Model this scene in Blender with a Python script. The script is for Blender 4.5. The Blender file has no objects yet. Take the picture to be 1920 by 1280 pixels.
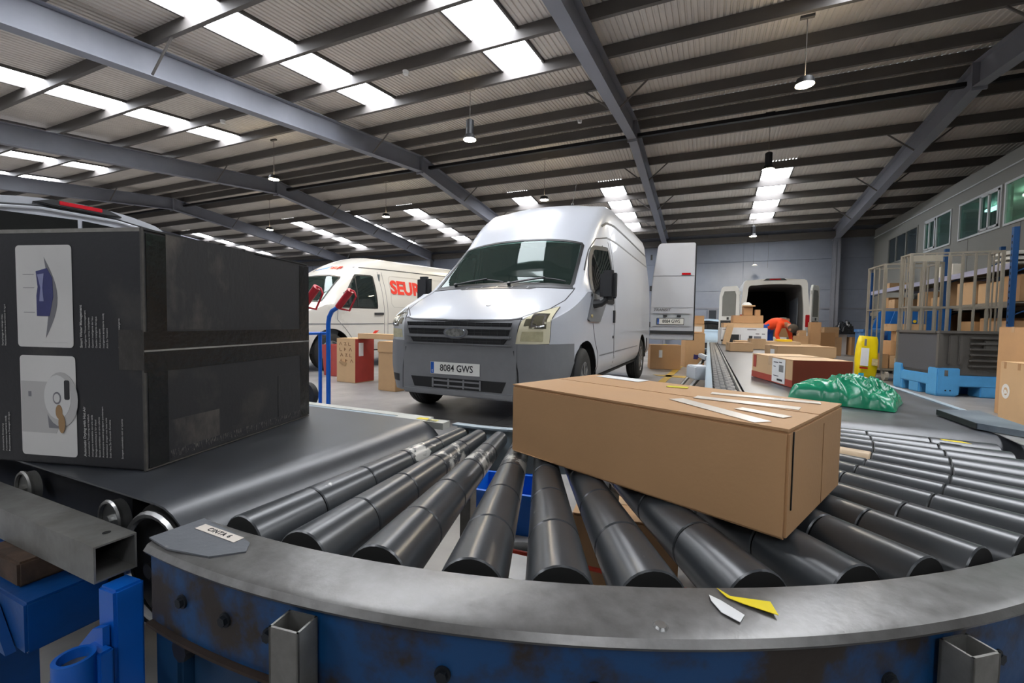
import bpy, bmesh, math, random
from mathutils import Vector as V, Matrix
from mathutils.bvhtree import BVHTree
random.seed(11)
S = bpy.context.scene
COL = S.collection
PI = math.pi
rad = math.radians

# ---------------------------------------------------------------- camera
CAMH = 0.94
cam_d = bpy.data.cameras.new('camera'); cam = bpy.data.objects.new('camera', cam_d); COL.objects.link(cam)
_p, _r, _y = -4.268e-2, -1.5895e-2, -4.199e-1
fw = V((math.sin(_y)*math.cos(_p), math.cos(_y)*math.cos(_p), math.sin(_p)))
rt = V((math.cos(_y), -math.sin(_y), 0)); dn = fw.cross(rt)
r2 = math.cos(_r)*rt + math.sin(_r)*dn; d2 = -math.sin(_r)*rt + math.cos(_r)*dn
cam.matrix_world = Matrix(((r2.x, -d2.x, -fw.x, 0), (r2.y, -d2.y, -fw.y, 0), (r2.z, -d2.z, -fw.z, CAMH), (0, 0, 0, 1)))
cam_d.sensor_width = 36; cam_d.lens = 821.0/1920*36
cam_d.clip_start = .02; cam_d.clip_end = 200
S.camera = cam
# ---------------------------------------------------------------- world, exposure
w = bpy.data.worlds.new('sky'); S.world = w; w.use_nodes = True
w.node_tree.nodes['Background'].inputs[0].default_value = (.80, .90, 1.0, 1)
w.node_tree.nodes['Background'].inputs[1].default_value = 1.0
S.view_settings.view_transform = 'Standard'; S.view_settings.look = 'None'
S.view_settings.gamma = 1; S.view_settings.use_curve_mapping = False
S.view_settings.exposure = 0.92
S.cycles.use_denoising = True
S.cycles.max_bounces = 8; S.cycles.diffuse_bounces = 4; S.cycles.glossy_bounces = 4; S.cycles.transmission_bounces = 6
S.cycles.caustics_reflective = False; S.cycles.caustics_refractive = False
S.cycles.sample_clamp_indirect = 4
SKY_E = 10.0      # daylight coming through the translucent roof sheets; also drives the added fill strips
LAMP_W = 120.0    # each high-bay lamp

# ---------------------------------------------------------------- helpers
def lin(h):
    if not isinstance(h, str): return tuple(h)
    c = [int(h[i:i+2], 16)/255 for i in (0, 2, 4)]
    return tuple(x/12.92 if x <= .04045 else ((x+.055)/1.055)**2.4 for x in c)
_mats = {}
def M(name, col, rough=.6, metal=0., var=.12, scale=6., bump=0., bscale=None, col2=None, thr=None, coat=0., spec=.5, stretch=None, rv=1.):
    """procedural material: noise-varied colour, optional second colour in patches (thr=(lo,hi)), optional bump"""
    if name in _mats: return _mats[name]
    m = bpy.data.materials.new(name); m.use_nodes = True; nt = m.node_tree; N = nt.nodes; L = nt.links
    b = N['Principled BSDF']; b.inputs['Roughness'].default_value = rough; b.inputs['Metallic'].default_value = metal
    b.inputs['Coat Weight'].default_value = coat; b.inputs['Coat Roughness'].default_value = .08
    b.inputs['Specular IOR Level'].default_value = spec
    c = lin(col)
    tc = N.new('ShaderNodeTexCoord'); mp = N.new('ShaderNodeMapping')
    L.new(tc.outputs['Object'], mp.inputs[0])
    if stretch: mp.inputs['Scale'].default_value = stretch
    nz = N.new('ShaderNodeTexNoise'); nz.inputs['Scale'].default_value = scale; nz.inputs['Detail'].default_value = 6; nz.inputs['Roughness'].default_value = .62
    L.new(mp.outputs[0], nz.inputs['Vector'])
    rp = N.new('ShaderNodeValToRGB'); L.new(nz.outputs[0], rp.inputs[0])
    lo, hi = thr if thr else (.3, .7)
    rp.color_ramp.elements[0].position = lo; rp.color_ramp.elements[1].position = hi
    if col2 is not None:
        k = lin(col2); a, z = c, k
    else:
        a = tuple(x*(1-var) for x in c); z = tuple(min(1, x*(1+var)) for x in c)
    rp.color_ramp.elements[0].color = (*a, 1); rp.color_ramp.elements[1].color = (*z, 1)
    L.new(rp.outputs[0], b.inputs['Base Color'])
    if var or col2 is not None:
        mr = N.new('ShaderNodeMapRange'); L.new(nz.outputs[0], mr.inputs[0])
        mr.inputs[3].default_value = max(0, rough-.1*rv); mr.inputs[4].default_value = min(1, rough+.12*rv)
        L.new(mr.outputs[0], b.inputs['Roughness'])
    if bump:
        n2 = N.new('ShaderNodeTexNoise'); n2.inputs['Scale'].default_value = bscale or scale*4; n2.inputs['Detail'].default_value = 4
        L.new(mp.outputs[0], n2.inputs['Vector'])
        bp = N.new('ShaderNodeBump'); bp.inputs['Strength'].default_value = bump; bp.inputs['Distance'].default_value = .01
        L.new(n2.outputs[0], bp.inputs['Height']); L.new(bp.outputs[0], b.inputs['Normal'])
    _mats[name] = m
    return m
def emit(name, col, st):
    if name in _mats: return _mats[name]
    m = bpy.data.materials.new(name); m.use_nodes = True; nt = m.node_tree
    b = nt.nodes['Principled BSDF']; b.inputs['Base Color'].default_value = (*lin(col), 1)
    b.inputs['Emission Color'].default_value = (*lin(col), 1); b.inputs['Emission Strength'].default_value = st
    _mats[name] = m; return m
def glass(name, col, alpha=.5, rough=.02, haze=.12):
    """thin tinted pane: part clear transmission, part glossy"""
    if name in _mats: return _mats[name]
    m = bpy.data.materials.new(name); m.use_nodes = True; nt = m.node_tree; N = nt.nodes; L = nt.links
    for n in list(N): N.remove(n)
    o = N.new('ShaderNodeOutputMaterial'); t = N.new('ShaderNodeBsdfTransparent'); g = N.new('ShaderNodeBsdfPrincipled')
    t.inputs[0].default_value = (*lin(col), 1)
    g.inputs['Base Color'].default_value = (*[x*haze for x in lin(col)], 1); g.inputs['Roughness'].default_value = rough  # pale haze painted into the base colour to lighten dark panes
    g.inputs['Specular IOR Level'].default_value = .9
    mx = N.new('ShaderNodeMixShader'); mx.inputs[0].default_value = 1-alpha
    L.new(t.outputs[0], mx.inputs[1]); L.new(g.outputs[0], mx.inputs[2]); L.new(mx.outputs[0], o.inputs[0])
    _mats[name] = m; return m

def tag(o, label=None, cat=None, group=None, kind=None):
    if label: o['label'] = label
    if cat: o['category'] = cat
    if group: o['group'] = group
    if kind: o['kind'] = kind
    return o
def empty(name, loc=(0, 0, 0), rz=0, label=None, cat=None, group=None, kind=None):
    o = bpy.data.objects.new(name, None); COL.objects.link(o); o.location = loc; o.rotation_euler = (0, 0, rz)
    o.empty_display_size = .1
    return tag(o, label, cat, group, kind)
def link(name, me, parent=None, loc=None, rot=None, scale=None):
    o = bpy.data.objects.new(name, me); COL.objects.link(o)
    if parent: o.parent = parent
    if loc is not None: o.location = loc
    if rot is not None: o.rotation_euler = rot
    if scale is not None: o.scale = scale
    return o
def copy_tree(o, parent=None):
    c = o.copy(); COL.objects.link(c)
    if parent: c.parent = parent
    for ch in list(o.children): copy_tree(ch, c)
    return c
def rotz(p, a):
    c, s = math.cos(a), math.sin(a); return (p[0]*c-p[1]*s, p[0]*s+p[1]*c, p[2])

class MB:
    def __init__(s): s.v = []; s.f = []; s.mi = []; s.m = 0
    def add(s, vs, fs):
        k = len(s.v); s.v += [tuple(v) for v in vs]; s.f += [tuple(i+k for i in f) for f in fs]; s.mi += [s.m]*len(fs); return s
    def bx(s, x0, x1, y0, y1, z0, z1):
        return s.add([(x0,y0,z0),(x1,y0,z0),(x1,y1,z0),(x0,y1,z0),(x0,y0,z1),(x1,y0,z1),(x1,y1,z1),(x0,y1,z1)],
            [(0,3,2,1),(4,5,6,7),(0,1,5,4),(1,2,6,5),(2,3,7,6),(3,0,4,7)])
    def box(s, c, d, rot=None):
        h = [x/2 for x in d]
        vs = [V((sx*h[0], sy*h[1], sz*h[2])) for sx, sy, sz in ((-1,-1,-1),(1,-1,-1),(1,1,-1),(-1,1,-1),(-1,-1,1),(1,-1,1),(1,1,1),(-1,1,1))]
        if rot is not None: vs = [rot @ v for v in vs]
        return s.add([v+V(c) for v in vs], [(0,3,2,1),(4,5,6,7),(0,1,5,4),(1,2,6,5),(2,3,7,6),(3,0,4,7)])
    def cyl(s, p0, p1, r0, r1=None, n=16, cap=True):
        r1 = r0 if r1 is None else r1
        a, b = V(p0), V(p1); d = (b-a).normalized(); u = d.orthogonal().normalized(); w_ = d.cross(u)
        vs = [a+r0*(math.cos(2*PI*i/n)*u+math.sin(2*PI*i/n)*w_) for i in range(n)]+[b+r1*(math.cos(2*PI*i/n)*u+math.sin(2*PI*i/n)*w_) for i in range(n)]
        fs = [(i, (i+1) % n, n+(i+1) % n, n+i) for i in range(n)]
        if cap: fs += [tuple(range(n))[::-1], tuple(range(n, 2*n))]
        return s.add(vs, fs)
    def tube(s, pts, r, n=8, closed=False, cap=True):
        P = [V(p) for p in pts]; rs = r if isinstance(r, (list, tuple)) else [r]*len(P)
        u = None; vs = []; m = len(P)
        for i, p in enumerate(P):
            if closed: t = P[(i+1) % m]-P[i-1]
            else: t = P[min(i+1, m-1)]-P[max(i-1, 0)]
            t.normalize()
            if u is None: u = t.orthogonal().normalized()
            u = (u-t*u.dot(t)).normalized(); w_ = t.cross(u)
            vs += [p+rs[i]*(math.cos(2*PI*k/n)*u+math.sin(2*PI*k/n)*w_) for k in range(n)]
        fs = []
        for i in range(m if closed else m-1):
            j = (i+1) % m
            fs += [(i*n+k, i*n+(k+1) % n, j*n+(k+1) % n, j*n+k) for k in range(n)]
        if cap and not closed: fs += [tuple(range(n))[::-1], tuple(range((m-1)*n, m*n))]
        return s.add(vs, fs)
    def prism(s, poly, axis, a, b):
        """extrude a 2D polygon along axis 0/1/2 (poly coords are the other two axes in order)"""
        def P(q, t):
            if axis == 0: return (t, q[0], q[1])
            if axis == 1: return (q[0], t, q[1])
            return (q[0], q[1], t)
        n = len(poly)
        return s.add([P(q, a) for q in poly]+[P(q, b) for q in poly],
            [tuple(range(n))[::-1], tuple(range(n, 2*n))]+[(i, (i+1) % n, n+(i+1) % n, n+i) for i in range(n)])
    def grid(s, rows, close_u=False):
        n = len(rows[0]); k = len(rows)
        fs = []
        for i in range(k-1):
            for j in range(n if close_u else n-1): fs.append((i*n+j, i*n+(j+1) % n, (i+1)*n+(j+1) % n, (i+1)*n+j))
        return s.add([p for r in rows for p in r], fs)
    def xf(s, mat):
        s.v = [tuple(mat @ V(v)) for v in s.v]; return s
    def mesh(s, name, mats, smooth=35, bev=0):
        me = bpy.data.meshes.new(name); me.from_pydata(s.v, [], s.f)
        for m in (mats if isinstance(mats, (list, tuple)) else [mats]): me.materials.append(m)
        if any(s.mi): me.polygons.foreach_set('material_index', s.mi)
        bm = bmesh.new(); bm.from_mesh(me)
        bmesh.ops.recalc_face_normals(bm, faces=bm.faces)
        if bev: bmesh.ops.bevel(bm, geom=[e for e in bm.edges if len(e.link_faces) == 2 and e.calc_face_angle(0) > .5], offset=bev, segments=2, affect='EDGES', clamp_overlap=True)
        bm.to_mesh(me); bm.free()
        if smooth:
            me.shade_smooth(); me.set_sharp_from_angle(angle=rad(smooth))
        me.update(); return me
    def build(s, name, mats, parent=None, smooth=35, bev=0, loc=None, rot=None):
        return link(name, s.mesh(name, mats, smooth, bev), parent, loc, rot)

_tx = {}
def text(name, st, size, mat, parent=None, loc=(0, 0, 0), rot=(0, 0, 0), ext=.0004, align='CENTER', bold=0., sx=1., shear=0., sp=1.):
    """flat printed lettering, converted to a mesh"""
    key = (st, size, ext, align, bold, shear, sp, mat.name)
    if key not in _tx:
        cu = bpy.data.curves.new(name, 'FONT'); cu.body = st; cu.size = size; cu.extrude = ext; cu.align_x = align; cu.align_y = 'CENTER'
        cu.offset = bold; cu.resolution_u = 3; cu.shear = shear; cu.space_character = sp
        to = bpy.data.objects.new(name, cu); COL.objects.link(to)
        bpy.context.view_layer.update()
        me = bpy.data.meshes.new_from_object(to.evaluated_get(bpy.context.evaluated_depsgraph_get()))
        bpy.data.objects.remove(to); bpy.data.curves.remove(cu)
        me.materials.clear(); me.materials.append(mat); _tx[key] = me
    return link(name, _tx[key], parent, loc, rot, (sx, 1, 1))
# ================================================================ THE HALL
RIDGE_Y, RZ, SL = 10.8, 5.33, .11          # rafter underside: z = RZ - SL*|y-RIDGE_Y|
RD = .45                                    # rafter depth
def zr(y): return RZ-SL*abs(y-RIDGE_Y)
X_LO, X_HI, Y_LO, Y_HI = -32.3, 10.5, -8.0, 20.47
m_floor = M('concrete_floor', '969390', .38, 0, .0, 1.3, .04, 30, col2='6f6d6a', thr=(.35, .78))
m_wall = M('wall_paint', '878d9a', .7, 0, .06, 3, .04, 40)
m_rwall = M('office_panel', '858580', .6, 0, .05, 2)
m_sheet = M('roof_sheet', 'cfc8c0', .5, .0, .07, 1.2)
m_purlin = M('purlin_steel', '5c5855', .6, .0, .1, 3)
m_rafter = M('rafter_steel', '83858e', .5, .0, .08, 2)
m_sky = emit('skylight_sheet', 'f4f8ff', SKY_E)
m_black = M('black_paint', '18181a', .5, 0, .1)
m_dark = M('dark_gap', '0c0c0d', .8, 0, 0)
m_white_frame = M('white_frame', 'c9cdd0', .4, 0, .05)

# floor slabs
fl = empty('floor', kind='structure')
xs = [X_LO+6.1*k for k in range(8)]+[X_HI]; xs = sorted(set(round(x, 2) for x in xs if x <= X_HI))
ys = [-8, -4.6, -1.2, 3.6, 8.4, 13.2, 18.0, 20.6]
for i in range(len(xs)-1):
    for j in range(len(ys)-1):
        MB().bx(xs[i]+.003, xs[i+1]-.003, ys[j]+.003, ys[j+1]-.003, -.15, 0).build('floor_slab', m_floor, fl, 0)
MB().bx(X_LO, X_HI, Y_LO, Y_HI+.1, -.3, -.012).build('slab_joint', M('joint_filler', '5a5650', .9, 0, .1), fl, 0)
m_yel = M('floor_paint', 'b8962f', .6, 0, .15, 14, 0, None, col2='8d8a80', thr=(.55, .75))
MB().bx(-.06, .06, -1.9, 1.9, .001, .004).build('painted_line', m_yel, fl, 0, loc=(-.62, 8.9, 0), rot=(0, 0, rad(-2)))
pts = [(.45*math.cos(a)*(1+.25*math.sin(3*a)), .2*math.sin(a)*(1+.2*math.cos(2*a))) for a in [2*PI*k/14 for k in range(14)]]
MB().prism(pts, 2, .001, .004).build('painted_patch', m_yel, fl, 0, loc=(-.42, 8.55, 0))

# far wall of cast panels
wb = empty('wall_back', (0, Y_HI, 0), kind='structure')
x = X_LO
while x < X_HI-.01:
    for k in range(4):
        MB().bx(x+.006, min(x+3.05, X_HI)-.006, .0, .15, k*1.2+.005, (k+1)*1.2-.005).build('wall_panel', m_wall, wb, 0, bev=.006)
    x += 3.05
MB().bx(X_LO, X_HI, .03, .2, 0, 5.0).build('panel_joint', M('panel_joint', '6d7280', .9, 0, 0), wb, 0)
MB().bx(X_LO, X_HI, -.02, -.001, 1.66, 1.72).build('wall_conduit', m_rafter, wb, 0)
MB().bx(X_LO, X_HI, -.16, 0, 4.36, 4.62).build('eave_beam', m_purlin, wb, 0)
for nm, (x0, x1, y0, y1, z1) in dict(wall_left=(X_LO-.2, X_LO, Y_LO, Y_HI+.2, 5.9), wall_front=(X_LO, X_HI, Y_LO-.2, Y_LO, 4.6), wall_right=(X_HI, X_HI+.2, Y_LO, Y_HI+.2, 5.9)).items():
    tag(MB().bx(x0, x1, y0, y1, 0, z1).build(nm, m_wall, None, 0), kind='structure')

# roof
ce = empty('ceiling', kind='structure')
def corr_mesh(L):
    mb = MB(); pr = []
    for k in range(10):
        x0 = k*.1
        pr += [(x0, 0), (x0+.055, 0), (x0+.065, .018), (x0+.09, .018)]
    pr.append((1, 0))
    mb.grid([[(x_, 0, z) for x_, z in pr], [(x_, L, z) for x_, z in pr]])
    return mb.mesh('roof_panel', m_sheet, 0)
P_NEAR = [9.93, 8.72, 7.55, 6.36, 5.15, 3.95, 2.75, 1.55, .35, -.85, -2.05, -3.25, -4.45, -5.65, -6.85, -7.9]
P_FAR = [12.05, 13.22, 14.42, 15.62, 16.82, 18.02, 19.2, 20.2]
PH = .2
ang = math.atan(SL)
SK = {'near': [-26.5, -21.2, -18.1, -15.3, -11.85, -6.93, -3.63, 1.55, 5.6], 'far': [-26, -22.3, -18.3, -14.9, -11.68, -6.75, -3.48, 1.3]}
SW = .8
plain = {}
def panel(slope, x0, x1, ya, yb, kind):
    """one roof sheet from ya (nearer the ridge) down to yb"""
    L = round(abs(ya-yb)/math.cos(ang), 3)
    z = zr(ya)+RD+PH+.004
    sgn = -1 if slope == 'near' else 1
    if kind == 'sheet':
        if L not in plain: plain[L] = corr_mesh(L)
        me = plain[L]
    else:
        key = ('sky', L)
        if key not in plain:
            plain[key] = MB().bx(.01, .99, 0, L, 0, .01).mesh('skylight', m_sky, 0)
        me = plain[key]
    o = link('roof_panel' if kind == 'sheet' else 'skylight', me, ce, (x0 if sgn > 0 else x1, ya, z))
    o.scale = (x1-x0, 1, 1)
    o.rotation_euler = (-ang, 0, 0) if sgn > 0 else (-ang, 0, PI)
    o.rotation_mode = 'XYZ'
    return o
for slope, yend in (('near', Y_LO-.1), ('far', Y_HI+.1)):
    sks = sorted(SK[slope]); x = X_LO
    yA, yB, ns = (7.55, 1.55, 5) if slope == 'near' else (14.42, 19.2, 4)
    edges = sks+[X_HI]
    for sx in edges:
        n = max(1, round((sx-x)/.95)); wd = (sx-x)/n
        for k in range(n): panel(slope, x+k*wd, x+(k+1)*wd, RIDGE_Y, yend, 'sheet')
        if sx < X_HI:
            panel(slope, sx, sx+SW, RIDGE_Y, yA, 'sheet'); 
            if slope == 'far': panel(slope, sx, sx+SW, yB, yend, 'sheet')
            else:   # unseen glowing strips added behind the camera as front fill light
                panel(slope, sx, sx+SW, yB, -2.05, 'sheet'); panel(slope, sx, sx+SW, -4.45, yend, 'sheet')
                for k in range(2): panel(slope, sx, sx+SW, -2.05-1.2*k, -2.05-1.2*(k+1), 'sky')
            seg = [yA+(yB-yA)*k/ns for k in range(ns+1)]
            for k in range(ns): panel(slope, sx, sx+SW, seg[k], seg[k+1], 'sky')
            for e in (sx, sx+SW):   # flashing along each strip
                a, b = V((e, yA, zr(yA)+RD+PH)), V((e, yB, zr(yB)+RD+PH)); d = (b-a)
                MB().box((a+b)/2-V((0, 0, .01)), (.035, d.length, .05), d.to_track_quat('Y', 'Z').to_matrix()).build('skylight_flashing', m_purlin, ce, 0)
        x = sx+SW
# purlins (C section)
prof = [(0, 0), (.065, 0), (.065, .018), (.006, .018), (.006, PH-.006), (.065, PH-.006), (.065, PH), (0, PH)]
mb = MB(); mb.prism([(p[0], p[1]) for p in prof], 0, X_LO, X_HI); me_p = mb.mesh('purlin', m_purlin, 0)
for y in P_NEAR+[10.78]:
    link('purlin', me_p, ce, (0, y-.03, zr(y)+RD), (-0*ang, 0, 0))
for y in P_FAR+[11.25]:
    link('purlin', me_p, ce, (0, y-.03, zr(y)+RD))
# ridge beam, runs between the frames
MB().bx(X_LO, X_HI, RIDGE_Y+.42, RIDGE_Y+.52, RZ+.22, RZ+.30).build('ridge_tie', m_black, ce, 0)
# rafters
def rafter(X):
    for ya, yb in ((Y_LO, RIDGE_Y), (RIDGE_Y, Y_HI)):
        mb = MB()
        for (w_, z0, z1) in ((.2, 0, .016), (.2, RD-.016, RD), (.012, .016, RD-.016)):
            q = [(ya, zr(ya)+z0), (yb, zr(yb)+z0), (yb, zr(yb)+z1), (ya, zr(ya)+z1)]
            mb.prism(q, 0, X-w_/2, X+w_/2)
        mb.build('rafter', m_rafter, ce, 0)
    MB().bx(X-.11, X+.11, RIDGE_Y-.02, RIDGE_Y+.02, RZ-.06, RZ+RD).build('ridge_plate', m_rafter, ce, 0)
    for y in (8.72, 3.95, 1.55, 13.22, 15.62, 18.02):
        for s in (-1, 1):
            MB().tube([(X+s*.09, y, zr(y)+.02), (X+s*.62, y, zr(y)+RD+.02)], .018, 6).build('knee_brace', m_purlin, ce, 0)
for X in (-26.2, -20.1, -13.99, -7.88, -1.78, 4.33): rafter(X)
for X in (-26.2, -20.1, -13.99, -7.88, -1.78, 4.33):
    c = MB()
    c.bx(X-.11, X+.11, Y_HI-.42, Y_HI-.405, 0, 4.3).bx(X-.11, X+.11, Y_HI-.2, Y_HI-.185, 0, 4.3).bx(X-.008, X+.008, Y_HI-.42, Y_HI-.19, 0, 4.3)
    tag(c.build('trim_column', m_rafter, None, 0), kind='structure')

# office mezzanine wall on the right with its windows
RX = 5.5
WZ0, WZ1 = 3.08, 3.97
ow = empty('wall_office', (RX, 0, 0), kind='structure')
wins = [(16.55, 18.85, 'dark'), (14.62, 16.12, 'casement'), (12.55, 14.25, 'casement2'), (8.2, 12.45, 'wide')]
MB().bx(0, .12, -2, Y_HI-.2, 0, WZ0).build('lower_wall', m_rwall, ow, 0)
MB().bx(0, .12, -2, Y_HI-.2, WZ1, 4.25).build('upper_wall', m_rwall, ow, 0)
MB().bx(0, 4.9, -2, Y_HI-.2, 4.25, 4.56).build('fascia', m_rwall, ow, 0)
MB().bx(-.03, 0, -2, Y_HI-.2, 4.25, 4.275).build('fascia_trim', m_white_frame, ow, 0)
prev = Y_HI-.2
for (a, b, k) in wins+[(-2, -2, '')]:
    MB().bx(0, .12, b, prev, WZ0, WZ1).build('window_pier', m_rwall, ow, 0); prev = a
y = 0.5
while y < 20:
    MB().bx(-.004, 0, y, y+.012, 0, WZ0).build('panel_seam', m_purlin, ow, 0); y += 1.9
m_off = M('office_interior', '9db5aa', .8, 0, .2, 2)
MB().bx(2.5, 2.6, -2, Y_HI-.2, 2.8, 4.25).bx(.12, 2.5, -2, Y_HI-.2, 2.8, 2.85).build('office_interior', m_off, ow, 0)
m_og = {'dark': glass('window_dark', '6f7d84', .4, .05, .5), 'casement': glass('window_green', '8fb0aa', .55, .04, .45), 'casement2': glass('window_green', '8fb0aa', .55, .04, .45), 'wide': glass('window_wide', 'bcd9ca', .65, .04, .55)}
for n, (a, b, k) in enumerate(wins):
    wd = empty('window_%d' % (n+1), (RX, a, WZ0), kind='structure')
    L, H = b-a, WZ1-WZ0
    f = MB(); t = .045
    f.bx(-.02, .06, 0, L, 0, t).bx(-.02, .06, 0, L, H-t, H).bx(-.02, .06, 0, t, t, H-t).bx(-.02, .06, L-t, L, t, H-t)
    divs = {'dark': [L*.36, L*.7], 'casement': [L*.52], 'casement2': [L*.47], 'wide': [L*.5]}[k]
    for d in divs: f.bx(-.02, .06, d-.02, d+.02, t, H-t)
    f.build('window_frame', m_white_frame if k != 'dark' else m_rwall, wd, 0)
    cuts = [0]+divs+[L]
    for i in range(len(cuts)-1):
        MB().bx(.01, .018, cuts[i]+.02, cuts[i+1]-.02, .03, H-.03).build('pane', m_og[k], wd, 0)
    if k.startswith('case'):   # opening sash with a white frame
        a0, a1 = (cuts[1]+.04, cuts[2]-.05) if k == 'casement' else (.05, cuts[1]-.04)
        s = MB()
        for q in (a0, (a0+a1)/2, a1-.05): s.bx(-.035, .0, q, q+.05, .05, H-.05)
        s.bx(-.035, 0, a0, a1, .05, .1).bx(-.035, 0, a0, a1, H-.1, H-.05)
        s.build('sash', m_white_frame, wd, 0)
m_tube = emit('office_tube', 'e8fff4', 22)
for y in (9.0, 11.4, 13.6, 15.2):
    o = MB().bx(1.2, 1.35, y, y+.9, 4.12, 4.17).build('office_light', m_tube, ow, 0)

# high-bay lamps
m_lamp = emit('lamp_disc', 'ffecc4', 60)
m_black = M('black_paint', '18181a', .5, 0, .1)
m_cable = M('cable', '5a5550', .6, 0, 0)
def lamp(x, y, z, label, tall=False, lit=True):
    o = empty('high_bay_lamp', (x, y, z), 0, label, 'lamp', None)
    zt = zr(y)+RD-z
    r = .125
    MB().cyl((0, 0, 0), (0, 0, .012), r*.93, r*.93, 20).build('diffuser', m_lamp if lit else M('lamp_off', 'd8d8c0', .4, 0, 0), o)
    h = MB()
    prof = [(r, .0), (r, .03), (r*.85, .09), (.06, .11)] if not tall else [(r, 0), (.09, .09), (.075, .1), (.075, .36), (.05, .38)]
    rows = [[(q*math.cos(2*PI*k/20), q*math.sin(2*PI*k/20), zz) for k in range(20)] for q, zz in prof]
    h.grid(rows, True); h.build('housing', m_black, o)
    MB().cyl((0, 0, prof[-1][1]-.02), (0, 0, zt), .006, .006, 6).build('suspension_cable', m_cable, o)
    MB().bx(-.09, .09, -.025, .025, zt-.04, zt).build('ceiling_bracket', m_cable, o)
    if lit:
        ld = bpy.data.lights.new('lamp_light', 'SPOT'); ld.energy = LAMP_W; ld.color = (1, .86, .66); ld.spot_size = rad(150); ld.spot_blend = .5; ld.shadow_soft_size = .1
        lo = bpy.data.objects.new('lamp_light', ld); COL.objects.link(lo); lo.parent = o; lo.location = (0, 0, -.02)
lamp(-4.31, 7.5, 4.45, 'black cylinder lamp hanging directly above the near white van roof', True)
lamp(1.17, 7.65, 4.45, 'brightest round lamp glowing at upper right under the roof')
lamp(-10.1, 7.75, 4.45, 'round lamp hanging on the large left rafter')
lamp(-15.9, 12.0, 4.45, 'round lamp hanging low beyond the black box')
lamp(-10.05, 11.9, 4.45, 'round lamp above the red-lettered white van')
lamp(-4.38, 11.9, 4.45, 'round lamp beside the skylight just above the white van roof edge')
lamp(1.12, 11.4, 4.45, 'black cylinder lamp hanging in front of the far right skylight', True)
lamp(1.42, 18.6, 4.28, 'small lamp hanging below the far right skylight strip', True)
# ================================================================ CONVEYORS AND WHAT LIES ON THEM
def mat_roller():
    m = M('roller_rubber', '34373a', .29, 0, .0, 30, .0, 220, col2='3d4043', thr=(.2, .9), spec=.75, rv=.0)
    nt = m.node_tree; N = nt.nodes; L = nt.links; b = N['Principled BSDF']
    oi = N.new('ShaderNodeObjectInfo'); mp = [n for n in N if n.type == 'MAPPING'][0]
    cx = N.new('ShaderNodeCombineXYZ'); mu = N.new('ShaderNodeMath'); mu.operation = 'MULTIPLY'; mu.inputs[1].default_value = 37
    L.new(oi.outputs['Random'], mu.inputs[0]); L.new(mu.outputs[0], cx.inputs[0]); L.new(mu.outputs[0], cx.inputs[1]); L.new(cx.outputs[0], mp.inputs['Location'])
    # dried paint / tape scuffs
    n = N.new('ShaderNodeTexNoise'); n.inputs['Scale'].default_value = 9; n.inputs['Detail'].default_value = 7; n.inputs['Roughness'].default_value = .7
    L.new(mp.outputs[0], n.inputs['Vector'])
    r = N.new('ShaderNodeValToRGB'); r.color_ramp.elements[0].position = .68; r.color_ramp.elements[1].position = .71
    L.new(n.outputs[0], r.inputs[0])
    # scuffs gather in one band along the roller, and only on some sleeves
    tc2 = N.new('ShaderNodeTexCoord'); sx_ = N.new('ShaderNodeSeparateXYZ'); L.new(tc2.outputs['Object'], sx_.inputs[0])
    bnd = N.new('ShaderNodeValToRGB'); e = bnd.color_ramp.elements; e[0].position = .80; e[0].color = (0, 0, 0, 1); e[1].position = .88; e[1].color = (.20, .20, .20, 1)
    k2 = bnd.color_ramp.elements.new(.98); k2.color = (.18, .18, .18, 1); k3 = bnd.color_ramp.elements.new(1.0); k3.color = (0, 0, 0, 1)
    L.new(sx_.outputs[0], bnd.inputs[0])
    gt = N.new('ShaderNodeMath'); gt.operation = 'GREATER_THAN'; gt.inputs[1].default_value = .05; L.new(oi.outputs['Random'], gt.inputs[0])
    ml_ = N.new('ShaderNodeMath'); ml_.operation = 'MULTIPLY'; L.new(bnd.outputs[0], ml_.inputs[0]); L.new(gt.outputs[0], ml_.inputs[1])
    ad = N.new('ShaderNodeMath'); ad.operation = 'ADD'; L.new(n.outputs[0], ad.inputs[0]); L.new(ml_.outputs[0], ad.inputs[1]); L.new(ad.outputs[0], r.inputs[0])
    mx = N.new('ShaderNodeMix'); mx.data_type = 'RGBA'
    old = b.inputs['Base Color'].links[0].from_socket
    L.new(r.outputs[0], mx.inputs[0]); L.new(old, mx.inputs[6]); mx.inputs[7].default_value = (.55, .54, .50, 1)
    L.new(mx.outputs[2], b.inputs['Base Color'])
    return m
m_roll = mat_roller()
m_rollcap = M('roller_cap', '141412', .7, 0, .2, 20)
m_belt = M('belt_rubber', '2b2d31', .34, 0, .0, 7, .0, 60, col2='3d4045', thr=(.35, .75), spec=.75, rv=.4)
m_belt2 = M('belt_worn', '323438', .36, 0, .0, 9, .0, 50, col2='505358', thr=(.4, .72), spec=.75, rv=.6)
m_rail = M('rail_steel', '6a6865', .33, .5, .0, 34, .04, 90, col2='838280', thr=(.3, .8), rv=.9)
m_galv = M('galvanised', '8d8c88', .45, .6, .0, 9, .05, 60, col2='6a6762', thr=(.4, .75))
m_blue = M('blue_paint', '06488c', .4, 0, .0, 5, .08, 40, col2='0a3560', thr=(.35, .8))
m_blue2 = M('blue_paint_grimy', '06406f', .5, 0, .0, 9, .1, 40, col2='2a221c', thr=(.44, .58))
m_bluebr = M('blue_paint_bright', '0a5fbe', .32, 0, .08, 5, .03, 40)
m_steel = M('bare_steel', 'b0b0ae', .3, .9, .1, 8)
m_greyblue = M('grey_blue_paint', '93a3ad', .45, .1, .08, 6, .05, 40)
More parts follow.
